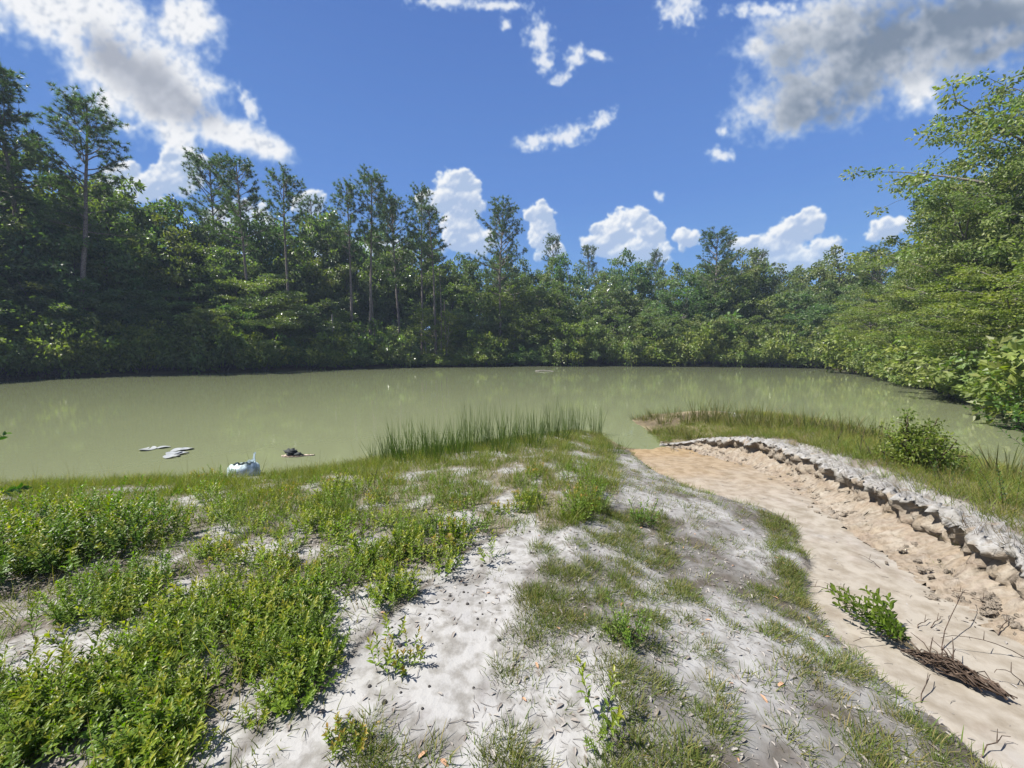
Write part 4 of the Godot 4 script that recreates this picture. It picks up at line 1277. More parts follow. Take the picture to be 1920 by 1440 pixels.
		if g.y > 0.0 and g.x < 4.0:
			if g.x > 0.2 + 0.3 * b: kind = 2 + rng.randi() % 2
		elif Geometry2D.is_point_in_polygon(q, R_MEADOW):
			if b + a * 0.6 < 0.16: kind = 2 + rng.randi() % 2
		else:
			var t := in_turf(q)
			if t >= 0:
				var dens: float = [0.10, -0.10, 0.02, -0.06][t]
				if 0.4 * a + nf.get_noise_2d(x * 9.0, z * 9.0) > 0.1 - dens and rng.randf() < 0.6: kind = rng.randi() % 2
			elif Geometry2D.is_point_in_polygon(q, R_SHRUB):
				if b < 0.3 and rng.randf() < 0.6: kind = 2 + rng.randi() % 2 if rng.randf() < 0.4 else rng.randi() % 2
			elif not Geometry2D.is_point_in_polygon(q, R_BARE):
				if rng.randf() < (0.8 if nf.get_noise_2d(x * 9.0, z * 9.0) > 0.15 else 0.10): kind = rng.randi() % 2
			elif rng.randf() < 0.05: kind = rng.randi() % 3
		if kind < 0: continue
		var s := rng.randf_range(0.7, 1.25)
		T[kind].append(Transform3D(spot_basis(s), Vector3(x, h, z)))
		C[kind].append(vary(0.75, 1.2))
	for i in 40000:
		var x := rng.randf_range(-2.6, 4.2)
		var z := rng.randf_range(-6.5, -0.9)
		var h := height(x, z)
		var t := in_turf(proj(Vector3(x, h, z)))
		if t < 0 or gully_d(x, z).x < 0.03: continue
		var a := nz.get_noise_2d(x * 9.0 + 40.0, z * 9.0)
		if 0.4 * a + nf.get_noise_2d(x * 9.0, z * 9.0) < [-0.15, 0.02, -0.05, 0.05][t] + rng.randf_range(-0.15, 0.15): continue
		var kind := 0 if rng.randf() < 0.6 else 1
		T[kind].append(Transform3D(spot_basis(rng.randf_range(0.55, 1.1)), Vector3(x, h, z)))
		C[kind].append(vary(0.75, 1.2))
	# wisps at the water edge
	for i in 420:
		var x := rng.randf_range(-10.0, 9.5)
		var z := rng.randf_range(-10.5, -4.5)
		var d := pond_sd(x, z)
		if d < -0.15 or d > 0.55 or (x > -1.0 and x < 3.2): continue
		T[4].append(Transform3D(spot_basis(rng.randf_range(0.6, 1.15)), Vector3(x, maxf(height(x, z), -0.05), z)))
		C[4].append(vary(0.6, 1.1))
	scatter("turf_grass", turf[0], M.grass, T[0], C[0], "short green turf creeping over the white sand", "grass")
	scatter("turf_grass", turf[1], M.grass, T[1], C[1], "thin straw-tinged turf between the litter", "grass")
	scatter("meadow_grass", meadow[0], M.grass, T[2], C[2], "green grass along the near bank", "grass")
	scatter("meadow_grass", meadow[1], M.grass, T[3], C[3], "straw-tinged tall grass along the near bank", "grass")
	scatter("shore_sedge", wisp, M.grass, T[4], C[4], "wispy sedge stalks along the near water edge", "grass")
	# --- rush clumps
	var rush := []
	for i in 3: rush.append(make_tuft(41 + i, 76, 0.35, 1.0, 0.19, 0.0042, 0.30, Color(0.045, 0.085, 0.022), Color(0.10, 0.14, 0.035), 0.12))
	for q in [[1062, 812, 1.0], [1085, 812, 0.95], [1118, 815, 0.85], [1035, 818, 0.8], [1005, 822, 0.82], [980, 828, 0.8], [955, 832, 0.8], [930, 838, 0.75], [905, 842, 0.85], [880, 844, 0.9], [855, 848, 0.85], [830, 852, 0.8], [805, 858, 0.75], [780, 858, 0.7], [755, 862, 0.7], [732, 866, 0.65], [712, 868, 0.55], [868, 856, 0.7], [940, 850, 0.55], [1000, 838, 0.55], [820, 866, 0.6], [770, 868, 0.55], [1045, 828, 0.5], [1150, 850, 0.4], [700, 862, 0.5]]:
		var p := on_ground(q[0], q[1])
		var o := thing("rush_clump", "upright dark green rush clump in the rush bed at the point of the near bank", "rushes", p, rng.randf() * TAU, "clumps of the rush bed")
		o.scale = Vector3(rng.randf_range(0.7, 1.15), q[2] * rng.randf_range(0.8, 1.3), rng.randf_range(0.7, 1.15))
		part(o, "stalks", rush[rng.randi() % 3], M.grass)
	var dry := make_tuft(51, 80, 0.2, 0.6, 0.2, 0.0055, 0.5, Color(0.085, 0.115, 0.035), Color(0.24, 0.2, 0.10), 0.5)
	for q in [[1215, 790, 0.5], [1245, 795, 0.7], [1290, 795, 0.8], [1310, 790, 1.2], [1335, 795, 1.0], [1375, 800, 0.8], [1410, 802, 0.6], [1450, 806, 0.6], [1270, 815, 0.5], [1300, 825, 0.5], [1230, 812, 0.4], [1480, 800, 0.7], [1510, 806, 0.8], [1545, 808, 0.6], [1580, 816, 0.8], [1610, 820, 0.7], [1640, 828, 0.8], [1430, 795, 0.9], [1395, 792, 0.9], [1350, 788, 1.0], [1260, 785, 0.7], [1225, 782, 0.5], [1195, 788, 0.4], [1860, 860, 0.9], [1890, 900, 0.8]]:
		var p := on_ground(q[0], q[1])
		var o := thing("dry_sedge_clump", "brown dry sedge clump on the spit between gully and pond", "sedge", p, rng.randf() * TAU, "dry sedge on the spit")
		o.scale = Vector3(1.0, q[2] * 1.2, 1.0)
		part(o, "stalks", dry, M.grass)
	var hang := make_tuft(55, 12, 0.04, 0.13, 0.05, 0.0018, 0.8, Color(0.09, 0.07, 0.05), Color(0.2, 0.16, 0.11), 0.9)
	var ht := []
	var hc := []
	for i in 110:
		var f := pow(rng.randf(), 0.6) * (gully_r.size() - 4)
		var k := int(f)
		var p: Vector3 = gully_r[k].lerp(gully_r[k + 1], f - k)
		var nx: Vector3 = (gully_r[k + 1] - gully_r[k]).normalized()
		var side := Vector3(-nx.z, 0, nx.x)
		if side.x < 0: side = -side
		p += side * rng.randf_range(0.12, 0.42)
		p.y = minf(base_h(p.x, p.z), floor_h(p.z) + 0.45)
		ht.append(Transform3D(Basis(side.cross(Vector3.UP).normalized(), rng.randf_range(0.2, 1.5)) * spot_basis(rng.randf_range(0.5, 1.1)), p))
		hc.append(vary(0.6, 1.2))
	for i in 900:
		var x := rng.randf_range(1.5, 4.5)
		var z := rng.randf_range(-6.0, -2.5)
		var h := height(x, z)
		if in_turf(proj(Vector3(x, h, z))) != 2 or gully_d(x, z).x < 0.01 or gully_d(x, z).x > 0.45: continue
		ht.append(Transform3D(spot_basis(rng.randf_range(0.4, 0.9), 0.9), Vector3(x, h, z)))
		hc.append(vary(0.35, 0.9))
	scatter("hanging_roots", hang, M.grass, ht, hc, "dry roots and straw hanging over the crumbling gully lip", "roots")
	# --- shrubs of the right-hand bank
	var holly := make_shrub(61, {"H": 0.85, "R": 0.48, "nl": 34, "leaves": 30, "ll": 0.055, "lw": 0.015, "rs": 0.13, "flat": 0.7, "col": Color(0.135, 0.185, 0.034)})
	var wispy := make_low(62, 9, 0.4, 0.8, 0.3, 22, 0.05, 0.009, Color(0.06, 0.12, 0.02), Color(0.12, 0.19, 0.03), 0.6)
	var hp := on_ground(1718, 875)
	var ho := thing("holly_bush", "dense dark green bush with yellowish top on the bank above the gully", "bush", hp, 0.6)
	ho.scale = Vector3(0.75, 0.85, 0.75)
	part(ho, "stems", holly[0], M.stem)
	part(ho, "leaves", holly[1], M.plant)
	for q in [[1660, 868, 0.8, "wispy green shrub beside the dense dark bush"], [1625, 858, 0.55, "small wispy shrub on the bank nearest the gully bend"], [1775, 905, 0.7, "loose green shrub on the far side of the dense dark bush"], [1900, 960, 0.8, "leafy shrub in the bank grass under the arching sapling"], [1560, 838, 0.45, "low wispy shrub above the middle of the scarp"]]:
		var p := on_ground(q[0], q[1])
		var o := thing("wispy_shrub", q[3], "shrub", p, rng.randf() * TAU)
		o.scale = Vector3.ONE * q[2]
		part(o, "stems", wispy[0], M.stem)
		part(o, "leaves", wispy[1], M.plant)
	# arching saplings reaching in from both sides
	for q in [[1965, 905, -1.0, 1.9, "large-leaved sapling arching its branches over the bank grass"], [2060, 900, -1.0, 2.3, "second large-leaved sapling beside the arching one"]]:
		var p := on_ground(q[0], q[1])
		var o := thing("arching_sapling", q[4], "sapling", p)
		var wood := LB.new()
		var lv := LB.new()
		var r := RandomNumberGenerator.new()
		r.seed = int(q[0])
		for i in 17:
			var d := Vector3(q[2] * r.randf_range(0.1, 1.1), r.randf_range(0.35, 1.1), r.randf_range(-0.5, 0.5))
			var y: float = q[3] * r.randf_range(0.1, 0.62)
			stem_with_leaves(wood, lv, r, Vector3(0, y, 0), d, r.randf_range(0.6, 1.35), 22, 0.10, 0.03, Color(0.06, 0.125, 0.022), Color(0.10, 0.17, 0.03), 0.7)
		wood.tube([Vector3(0, -0.1, 0), Vector3(0.02, q[3] * 0.4, 0), Vector3(-0.05, q[3] * 0.75, 0.03)], 0.022, 0.008, 6, Color.WHITE)
		part(o, "stem", wood.mesh(), M.grey_bark)
		part(o, "leaves", lv.mesh(), M.plant)
	var pl := on_ground(-60, 945)
	var ol := thing("arching_sapling", "dark large-leaved sapling beside the tall bushes at the water edge", "sapling", pl)
	var w2 := LB.new()
	var l2 := LB.new()
	var r2 := RandomNumberGenerator.new()
	r2.seed = 9
	for i in 12:
		stem_with_leaves(w2, l2, r2, Vector3(0, r2.randf_range(0.05, 0.4), 0), Vector3(r2.randf_range(-0.4, 1.2), r2.randf_range(0.1, 1.0), r2.randf_range(-0.6, 0.6)), r2.randf_range(0.35, 0.75), 14, 0.11, 0.035, Color(0.035, 0.09, 0.03), Color(0.05, 0.11, 0.03), 0.6)
	w2.tube([Vector3(0, -0.1, 0), Vector3(0.02, 0.5, 0)], 0.015, 0.008, 6, Color.WHITE)
	part(ol, "stem", w2.mesh(), M.grey_bark)
	part(ol, "leaves", l2.mesh(), M.plant)
	# dead upright stalks
	for q in [[702, 915, 0.25, "charred crooked stalk standing in the meadow grass"], [598, 935, 0.12, "short charred stub in the meadow grass"], [1612, 850, 0.42, "bare dark stalk on the bank above the scarp"], [1570, 838, 0.3, "short dark stalk near the head of the scarp"]]:
		var p := on_ground(q[0], q[1])
		var b := LB.new()
		b.tube([Vector3(0, -0.03, 0), Vector3(0.01, q[2] * 0.5, 0), Vector3(0.05, q[2], 0.01)], 0.007, 0.002, 5, Color.WHITE)
		b.tube([Vector3(0.01, q[2] * 0.5, 0), Vector3(-0.03, q[2] * 0.75, 0.02)], 0.006, 0.002, 4, Color.WHITE)
		var o := solo("dead_stalk", b.mesh(), M.root, q[3], "stalk")
		o.position = p

func build_litter():
	rng.seed = 15
	var tw := LB.new()
	tw.tube([Vector3(-0.024, 0.002, 0), Vector3(0, 0.004, 0.003), Vector3(0.026, 0.002, -0.002)], 0.0014, 0.0009, 3, Color.WHITE)
	var lf := LB.new()
	lf.fine_leaf(Vector3(-0.018, 0.004, 0), Vector3(1, 0.1, 0).normalized(), Vector3(0, 1, 0), 0.036, 0.006, Color.WHITE, 0.3)
	var cone := SphereMesh.new()
	cone.radius = 0.009
	cone.height = 0.016
	cone.radial_segments = 8
	cone.rings = 4
	var T := [[], [], []]
	var C := [[], [], []]
	for i in 130000:
		var x := rng.randf_range(-8.0, 9.0)
		var z := rng.randf_range(-9.5, -0.4)
		if rng.randf() > 6.0 / (z * z) + 0.15: continue
		if absf(x) > -z * 1.5 + 1.2: continue
		if pond_sd(x, z) < 0.1: continue
		var g := gully_d(x, z)
		var a := nz.get_noise_2d(x * 9.0 + 40.0, z * 9.0)
		if g.x < 0.0 and rng.randf() > 0.08: continue
		var h := height(x, z)
		var q := proj(Vector3(x, h, z))
		var bare := Geometry2D.is_point_in_polygon(q, R_BARE)
		if bare and rng.randf() > 0.5 + a: continue
		var kind := 0 if rng.randf() < 0.62 else 1
		if bare and rng.randf() < 0.25 and g.x > 0.5: kind = 2
		var s := 0.3 + 1.1 * pow(rng.randf(), 1.6)
		T[kind].append(Transform3D(Basis.from_euler(Vector3(rng.randf_range(-0.12, 0.12), rng.randf() * TAU, rng.randf_range(-0.12, 0.12))).scaled(Vector3.ONE * s), Vector3(x, h + 0.001, z)))
		var t := rng.randf()
		if kind == 0: C[0].append(Color(0.10, 0.085, 0.07).lerp(Color(0.25, 0.23, 0.21), t))
		elif kind == 1: C[1].append(Color(0.27, 0.255, 0.235).lerp(Color(0.15, 0.125, 0.105), t) if rng.randf() < 0.97 else Color(0.34, 0.20, 0.12))
		else: C[2].append(Color(0.03, 0.026, 0.024))
	scatter("fallen_twigs", tw.mesh(), M.litter, T[0], C[0], "dead grey twigs and needles littering the sand", "litter")
	scatter("fallen_leaves", lf.mesh(), M.litter, T[1], C[1], "dry curled grey and tan leaves littering the sand", "litter")
	scatter("fallen_seed_balls", cone, M.litter, T[2], C[2], "small dark seed balls dotted over the white sand", "litter")

# ---------------------------------------------------------------- single objects
func lump(sd: int, rx: float, ry: float, rz: float, amp: float, rings := 9, segs := 14, f := 1.6) -> ArrayMesh:
	var st := SurfaceTool.new()
	st.begin(Mesh.PRIMITIVE_TRIANGLES)
	var n := FastNoiseLite.new()
	n.seed = sd
	n.frequency = f
	n.fractal_octaves = 3
	for j in rings + 1:
		for i in segs:
			var th := PI * j / rings
			var ph := TAU * i / segs
			var d := Vector3(sin(th) * cos(ph), cos(th), sin(th) * sin(ph))
			var k := 1.0 + amp * n.get_noise_3d(d.x, d.y, d.z) * 2.0
			st.add_vertex(Vector3(d.x * rx, d.y * ry, d.z * rz) * k)
	for j in rings:
		for i in segs:
			var a := j * segs + i
			var b := j * segs + (i + 1) % segs
			for q in [a, b, a + segs, b, b + segs, a + segs]: st.add_index(q)
	st.generate_normals()
	return st.commit()

func build_objects():
	rng.seed = 31
	# --- torn plastic drum on the waterline
	var pm := StandardMaterial3D.new()
	pm.albedo_color = Color(0.46, 0.56, 0.60).linear_to_srgb()
	pm.roughness = 0.45
	pm.albedo_texture = noise_tex(0.02, 4, Color(0.7, 0.72, 0.7), Color(1, 1, 1), 0.3, 0.6, 256, 41)
	pm.uv1_triplanar = true
	pm.uv1_scale = Vector3.ONE * 2.0
	pm.cull_mode = BaseMaterial3D.CULL_DISABLED
	var dark := StandardMaterial3D.new()
	dark.albedo_color = Color(0.03, 0.035, 0.035).linear_to_srgb()
	dark.roughness = 0.9
	dark.cull_mode = BaseMaterial3D.CULL_DISABLED
	var dp := on_level(458, 893, 0.0)
	drum_at = dp
	var drum := thing("plastic_drum", "pale blue torn plastic drum half sunk at the near water edge", "drum", dp + Vector3(0, 0.03, 0), 0.25)
	var R := 0.25
	var segs := 48
	for inner in 2:
		var st := SurfaceTool.new()
		st.begin(Mesh.PRIMITIVE_TRIANGLES)
		var prof := [[-0.12, 0.97], [0.0, 1.0], [0.035, 1.0], [0.045, 0.975], [0.055, 1.0], [0.12, 1.0], [0.155, 0.97], [0.18, 0.90], [0.0, 0.0]]
		for j in prof.size():
			for i in segs:
				var a := TAU * i / segs
				var rr: float = R * prof[j][1] - 0.006 * inner
				var y: float = prof[j][0]
				if j == prof.size() - 1:
					# ragged edge of the tear
					var t := 0.5 + 0.5 * sin(a * 1.0 + 0.6)
					y = 0.19 + 0.035 * t + 0.012 * sin(a * 7.0) + 0.010 * sin(a * 13.0 + 1.0)
					rr = R * (0.70 + 0.12 * sin(a * 2.0 + 0.4) + 0.05 * sin(a * 9.0)) - 0.006 * inner
				st.add_vertex(Vector3(cos(a) * rr, y - 0.004 * inner, sin(a) * rr * 0.9))
		for j in prof.size() - 1:
			for i in segs:
				var p := j * segs + i
				var q := j * segs + (i + 1) % segs
				for k in [p, p + segs, q, q, p + segs, q + segs]: st.add_index(k)
		st.generate_normals()
		part(drum, "body" if inner == 0 else "inner_wall", st.commit(), pm)
	var fl := LB.new()
	var flap := [[-0.02, 0.0], [0.07, 0.0], [0.062, 0.05], [0.052, 0.10], [0.058, 0.155], [0.07, 0.18], [0.052, 0.20], [0.025, 0.185], [0.022, 0.13], [0.012, 0.08], [-0.03, 0.055], [-0.07, 0.06], [-0.10, 0.03], [-0.16, 0.0]]
	var fp := PackedVector2Array()
	for q in flap: fp.push_back(Vector2(q[0], q[1]))
	var cs := CSGPolygon3D.new()
	cs.polygon = fp
	cs.depth = 0.012
	cs.name = "torn_flap"
	cs.material = pm
	drum.add_child(cs, true)
	cs.position = Vector3(0.10, 0.18, -0.10)
	cs.rotation = Vector3(-0.15, -0.35, 0.05)
	var tor := TorusMesh.new()
	tor.inner_radius = R - 0.002
	tor.outer_radius = R + 0.010
	tor.rings = 48
	tor.ring_segments = 8
	var rib := part(drum, "hoop", tor, pm)
	rib.position.y = 0.03
	rib.scale = Vector3(1, 1, 0.9)
	# --- floating board with a charred lump on it
	var bp := on_level(552, 855, 0.0)
	var bs := StandardMaterial3D.new()
	bs.albedo_color = Color(0.42, 0.35, 0.28).linear_to_srgb()
	bs.roughness = 0.8
	bs.albedo_texture = noise_tex(0.05, 4, Color(0.5, 0.45, 0.4), Color(1, 1, 1), 0.3, 0.65, 256, 43)
	bs.uv1_triplanar = true
	bs.uv1_scale = Vector3(1, 1, 8)
	var board := CSGPolygon3D.new()
	board.polygon = PackedVector2Array([Vector2(-0.27, -0.02), Vector2(-0.22, -0.09), Vector2(-0.05, -0.12), Vector2(0.12, -0.10), Vector2(0.22, -0.03), Vector2(0.40, 0.02), Vector2(0.42, 0.05), Vector2(0.20, 0.06), Vector2(0.0, 0.10), Vector2(-0.18, 0.07)])
	board.depth = 0.025
	board.name = "floating_board"
	board.material = bs
	add_child(board, true)
	meta(board, "pale brown slab of wood floating off the meadow bank", "board")
	board.rotation.x = -PI / 2
	board.position = bp + Vector3(0, 0.022, 0)
	var ch := solo("charred_stump", lump(3, 0.11, 0.075, 0.08, 0.55, 12, 18, 2.2), dark, "black charred stump chunk lying on the floating slab", "stump")
	ch.position = bp + Vector3(-0.07, 0.075, 0.0)
	var ch2 := solo("charred_stump", lump(4, 0.10, 0.035, 0.06, 0.5, 10, 16, 2.6), dark, "smaller flat black charred chunk beside the larger one", "stump")
	ch2.position = bp + Vector3(0.08, 0.04, 0.02)
	# --- lily pads
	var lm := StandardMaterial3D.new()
	lm.albedo_color = Color(0.31, 0.325, 0.325).linear_to_srgb()  # whitish sky reflection on green-grey pads, painted in as a pale base colour
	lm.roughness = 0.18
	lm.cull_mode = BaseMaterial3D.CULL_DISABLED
	var pads := [[277, 843, 0.17, 0.9, "pale lily pad floating apart at one end of the group"], [307, 840, 0.13, 0.6, "narrow pale lily pad beside the outermost one"], [336, 845, 0.15, 1.0, "pale lily pad at the back of the cluster"], [351, 843, 0.12, 1.0, "small pale lily pad at the edge of the cluster"], [326, 851, 0.14, 1.0, "greyish lily pad in the middle of the cluster"], [322, 857, 0.15, 0.9, "pale lily pad nearest the drum side of the cluster"], [340, 851, 0.13, 1.0, "pale lily pad overlapping the greyish one"]]
	for q in pads:
		var p := on_level(q[0], q[1], 0.0)
		var st := SurfaceTool.new()
		st.begin(Mesh.PRIMITIVE_TRIANGLES)
		var k := 28
		st.add_vertex(Vector3(0, 0.012, 0))
		for ring in 2:
			for i in k + 1:
				var a := lerpf(0.18, TAU - 0.18, float(i) / k)
				var rr: float = q[2] * (0.55 if ring == 0 else 1.0 + 0.05 * sin(a * 5.0 + q[0]))
				st.add_vertex(Vector3(cos(a) * rr, 0.012 + (0.014 * sin(a * 2.0 + q[0]) + 0.012 if ring == 1 else 0.0), sin(a) * rr * q[3]))
		for i in k:
			for w in [0, 1 + i, 2 + i, 1 + i, 2 + k + i, 2 + i, 2 + i, 2 + k + i, 3 + k + i]: st.add_index(w)
		st.generate_normals()
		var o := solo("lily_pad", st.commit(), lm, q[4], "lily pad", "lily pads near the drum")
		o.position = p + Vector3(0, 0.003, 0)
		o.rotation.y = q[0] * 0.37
	# --- far floating branch
	var fb := LB.new()
	fb.tube([Vector3(-0.9, 0.02, 0), Vector3(-0.2, 0.07, 0.1), Vector3(0.5, 0.05, 0), Vector3(1.0, 0.0, 0.1)], 0.07, 0.03, 6, Color.WHITE)
	fb.tube([Vector3(-0.2, 0.05, 0.1), Vector3(0.1, 0.25, 0.0)], 0.03, 0.01, 5, Color.WHITE)
	var fo := solo("floating_branch", fb.mesh(), M.pale_wood, "pale branch floating far out before the sunlit wood", "branch")
	fo.position = on_level(1020, 696, 0.0)
	# --- soil clods under the scarp
	var cm := StandardMaterial3D.new()
	cm.albedo_color = Color(0.225, 0.193, 0.155).linear_to_srgb()
	cm.roughness = 0.95
	cm.uv1_triplanar = true
	cm.uv1_scale = Vector3.ONE * 5.0
	cm.albedo_texture = noise_tex(0.03, 6, Color(0.68, 0.65, 0.62), Color(1, 1, 1), 0.25, 0.6, 256, 47)
	cm.heightmap_enabled = true
	cm.heightmap_scale = 0.3
	cm.heightmap_texture = noise_tex(0.05, 5, Color(0, 0, 0), Color(1, 1, 1), 0.2, 0.8, 256, 48)
	var clods := []
	for i in 6: clods.append(lump(60 + i, 0.09, 0.06, 0.075, 0.8, 10, 14, 2.6))
	for i in 48:
		var t := pow(rng.randf(), 0.7)
		var f := t * (gully_r.size() - 4)
		var k := int(f)
		var p: Vector3 = gully_r[k].lerp(gully_r[k + 1], f - k)
		var nx: Vector3 = (gully_r[k + 1] - gully_r[k]).normalized()
		var side := Vector3(-nx.z, 0, nx.x)
		if side.x < 0: side = -side
		var off := rng.randf_range(-0.22, 0.06)
		p += side * off
		if p.distance_to(EYE) < 3.2: continue
		p.y = floor_h(p.z) + maxf(0.0, off + 0.2) * 0.3 + 0.012
		var o := solo("soil_clod", clods[rng.randi() % 6], cm, "crumbled tan soil clod fallen at the foot of the gully scarp", "clod", "soil clods below the scarp")
		o.position = p
		o.basis = Basis.from_euler(Vector3(rng.randf() * 0.6, rng.randf() * TAU, rng.randf() * 0.6)).scaled(Vector3(rng.randf_range(0.7, 1.5), rng.randf_range(0.6, 1.1), rng.randf_range(0.7, 1.3)) * pow(rng.randf(), 2.5) * 0.45 + Vector3.ONE * 0.13)
	# crumbs of soil strewn along the foot of the scarp
	var ct := []
	var cc := []
	for i in 900:
		var f := pow(rng.randf(), 0.8) * (gully_r.size() - 4)
		var k := int(f)
		var p: Vector3 = gully_r[k].lerp(gully_r[k + 1], f - k)
		var nx: Vector3 = (gully_r[k + 1] - gully_r[k]).normalized()
		var side := Vector3(-nx.z, 0, nx.x)
		if side.x < 0: side = -side
		var off := 0.12 - 0.5 * pow(rng.randf(), 2.0)
		if nf.get_noise_2d(p.x * 4.0, p.z * 4.0) < rng.randf_range(-0.4, 0.25): continue
		p += side * off
		p.y = floor_h(p.z) + maxf(0.0, off + 0.2) * 0.3 + 0.004
		ct.append(Transform3D(spot_basis(0.05 + 0.32 * pow(rng.randf(), 3.0), 0.8), p))
		cc.append(Color.WHITE)
	scatter("soil_crumbs", clods[1], cm, ct, cc, "crumbs of tan soil strewn along the foot of the gully scarp", "soil")
	# --- uprooted plant lying in the gully
	var a := on_floor(1892, 1322)
	var b := on_floor(1690, 1222)
	var c := on_floor(1590, 1165)
	var up := thing("uprooted_shrub", "uprooted shrub lying in the sandy gully, matted dark roots and leafy green tips", "shrub", b)
	var r := RandomNumberGenerator.new()
	r.seed = 4
	var roots := LB.new()
	for i in 46:
		var s0 := (a - b) * r.randf_range(0.55, 1.02)
		var s1 := (a - b) * r.randf_range(0.0, 0.25)
		var off := Vector3(r.randf_range(-0.07, 0.07), 0.0, r.randf_range(-0.05, 0.05))
		var pts := []
		for k in 7:
			var q := s0.lerp(s1, k / 6.0) + off * (1.0 - absf(k / 3.0 - 1.0) * 0.5) + Vector3(r.randf_range(-0.018, 0.018), 0, r.randf_range(-0.018, 0.018))
			q.y += 0.01 + r.randf_range(0.0, 0.085) * sin(PI * clampf(k / 6.0 + 0.1, 0, 1)) + 0.012
			pts.append(q)
		roots.tube(pts, r.randf_range(0.003, 0.009), 0.002, 4, Color.WHITE)
	for i in 12:
		var s0 := (a - b) * r.randf_range(0.2, 0.6)
		var e := s0 + Vector3(r.randf_range(0.0, 0.18), r.randf_range(0.03, 0.12), r.randf_range(-0.2, -0.02))
		roots.tube([s0 + Vector3(0, 0.04, 0), s0.lerp(e, 0.5) + Vector3(0, 0.05, 0), e], 0.004, 0.0015, 4, Color.WHITE)
	part(up, "roots", roots.mesh(), M.root)
	var stems := LB.new()
	var lv := LB.new()
	for i in 17:
		var s0 := (a - b) * r.randf_range(-0.1, 0.2) + Vector3(0, 0.05, 0)
		var e := (c - b) * r.randf_range(0.35, 1.3) + Vector3(r.randf_range(-0.10, 0.22), 0, r.randf_range(-0.2, 0.12))
		var d := e - s0
		d.y = r.randf_range(0.04, 0.16)
		stem_with_leaves(stems, lv, r, s0, d, d.length(), 19, 0.066, 0.015, Color(0.10, 0.16, 0.022), Color(0.16, 0.21, 0.03), 0.15)
	part(up, "stems", stems.mesh(), M.stem)
	part(up, "leaves", lv.mesh(), M.plant)
	# --- twigs in the gully: ends in photograph pixels on the gully floor, and how high each stands
	var tl := [
		[[1762, 1218], [1812, 1142], 0.20, "arched bare twig springing up beside the uprooted shrub"],
		[[1922, 1236], [1760, 1215], 0.10, "long straight brown stem reaching over the uprooted shrub"],
		[[1922, 1287], [1860, 1278], 0.08, "thin stem lying past the matted roots"],
		[[1700, 1200], [1600, 1215], 0.06, "long curved thin stem crossing to the turf edge"],
		[[1560, 1108], [1490, 1112], 0.05, "thin dead stem leaning from the turf edge above the wash"],
		[[1600, 1160], [1545, 1105], 0.08, "thin brown stalk lying up the wash from the leafy tips"],
		[[1718, 1178], [1745, 1165], 0.02, "short crooked twig flat on the pale sand"],
		[[1745, 1176], [1768, 1160], 0.02, "second short twig flat on the pale sand"],
		[[1870, 1190], [1900, 1170], 0.06, "dark broken stick poking from the slumped bank foot"],
		[[1725, 1315], [1745, 1275], 0.05, "small forked dead twig on the sand by the turf edge"],
		[[1835, 1420], [1890, 1390], 0.04, "thin bent twig on the sand below the roots"],
		[[1650, 1065], [1610, 1045], 0.03, "reddish twig on the wash below the scarp"],
		[[1770, 1110], [1830, 1130], 0.05, "dark stick lying along the foot of the scarp"],
		[[1810, 1125], [1870, 1150], 0.06, "bundle end of dark stick half buried at the scarp foot"],
		[[1320, 878], [1345, 880], 0.02, "small dark twig on the orange sand near the water"]]
	for q in tl:
		var p := on_floor(q[0][0], q[0][1])
		var e := on_floor(q[1][0], q[1][1])
		p.y = height(p.x, p.z)
		var tb := LB.new()
		var pts := []
		for k in 7:
			var t := k / 6.0
			var m := Vector3.ZERO.lerp(e - p, t)
			m.y += q[2] * sin(PI * minf(t * 0.75, 1.0)) + 0.006 + (height(p.x + m.x, p.z + m.z) - p.y - (e.y - p.y) * t) * 0.6
			pts.append(m + Vector3(sin(k * 2.3 + q[0][0]) * 0.006, 0, cos(k * 1.9) * 0.006))
		tb.tube(pts, 0.003, 0.0014, 5, Color.WHITE)
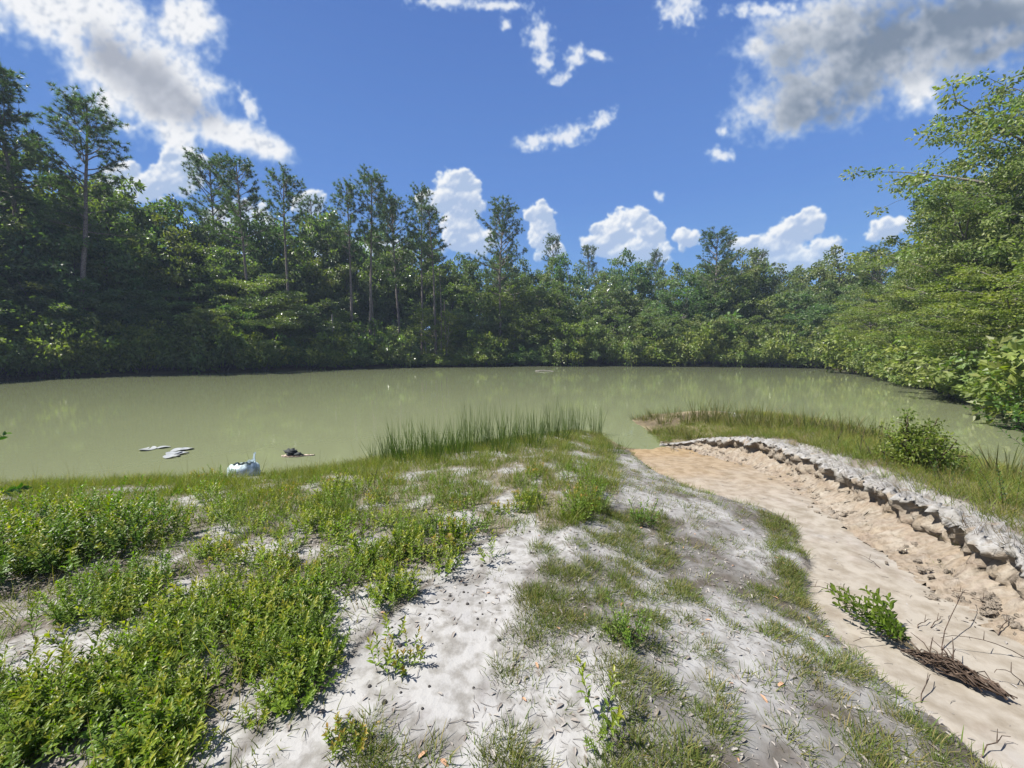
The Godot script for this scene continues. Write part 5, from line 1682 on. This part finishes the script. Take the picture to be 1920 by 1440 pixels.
		tb.tube([pts[3], pts[3] + Vector3(0.05, 0.03, -0.04)], 0.0025, 0.001, 4, Color.WHITE)
		var o := solo("twig", tb.mesh(), M.root, q[3], "twig", "")
		o.position = p

# ----------------------------------------------------------------
func _ready():
	fwd = Vector3(0, -sin(pitch), -cos(pitch))
	upv = Vector3(0, cos(pitch), -sin(pitch))
	nz.seed = 4
	nz.frequency = 0.09
	nz.fractal_octaves = 4
	nf.seed = 6
	nf.frequency = 0.35
	nf.fractal_octaves = 3
	var cam := Camera3D.new()
	cam.name = "camera"
	cam.fov = rad_to_deg(2.0 * atan(720.0 / FPX))
	cam.position = EYE
	cam.rotation.x = -pitch
	cam.near = 0.05
	cam.far = 2000.0
	add_child(cam)
	cam.current = true
	var sun := DirectionalLight3D.new()
	sun.name = "sun"
	sun.light_energy = 1.6
	sun.light_color = Color(1.0, 0.98, 0.945)
	sun.light_angular_distance = 0.55
	sun.shadow_enabled = true
	add_child(sun)
	sun.look_at_from_position(to_sun * 50.0, Vector3.ZERO, Vector3.UP)
	var env := Environment.new()
	env.background_mode = Environment.BG_SKY
	env.tonemap_mode = Environment.TONE_MAPPER_LINEAR
	env.tonemap_exposure = 2.25
	env.background_energy_multiplier = 0.445
	env.fog_enabled = true
	env.fog_density = 0.0006
	env.fog_light_color = Color(0.80, 0.88, 1.0)
	env.sdfgi_enabled = true
	env.ssao_enabled = true
	env.ssil_enabled = true
	var t0 := Time.get_ticks_msec()
	var sky := Sky.new()
	sky.sky_material = build_sky()
	env.sky = sky
	var we := WorldEnvironment.new()
	we.name = "environment"
	we.environment = env
	add_child(we)
	print("sky ", Time.get_ticks_msec() - t0)
	build_materials()
	build_land()
	print("land ", Time.get_ticks_msec() - t0)
	build_ground()
	build_scarp()
	print("ground ", Time.get_ticks_msec() - t0)
	build_wood()
	print("wood ", Time.get_ticks_msec() - t0)
	build_objects()
	build_plants()
	print("plants ", Time.get_ticks_msec() - t0)
	build_litter()
	print("done ", Time.get_ticks_msec() - t0)
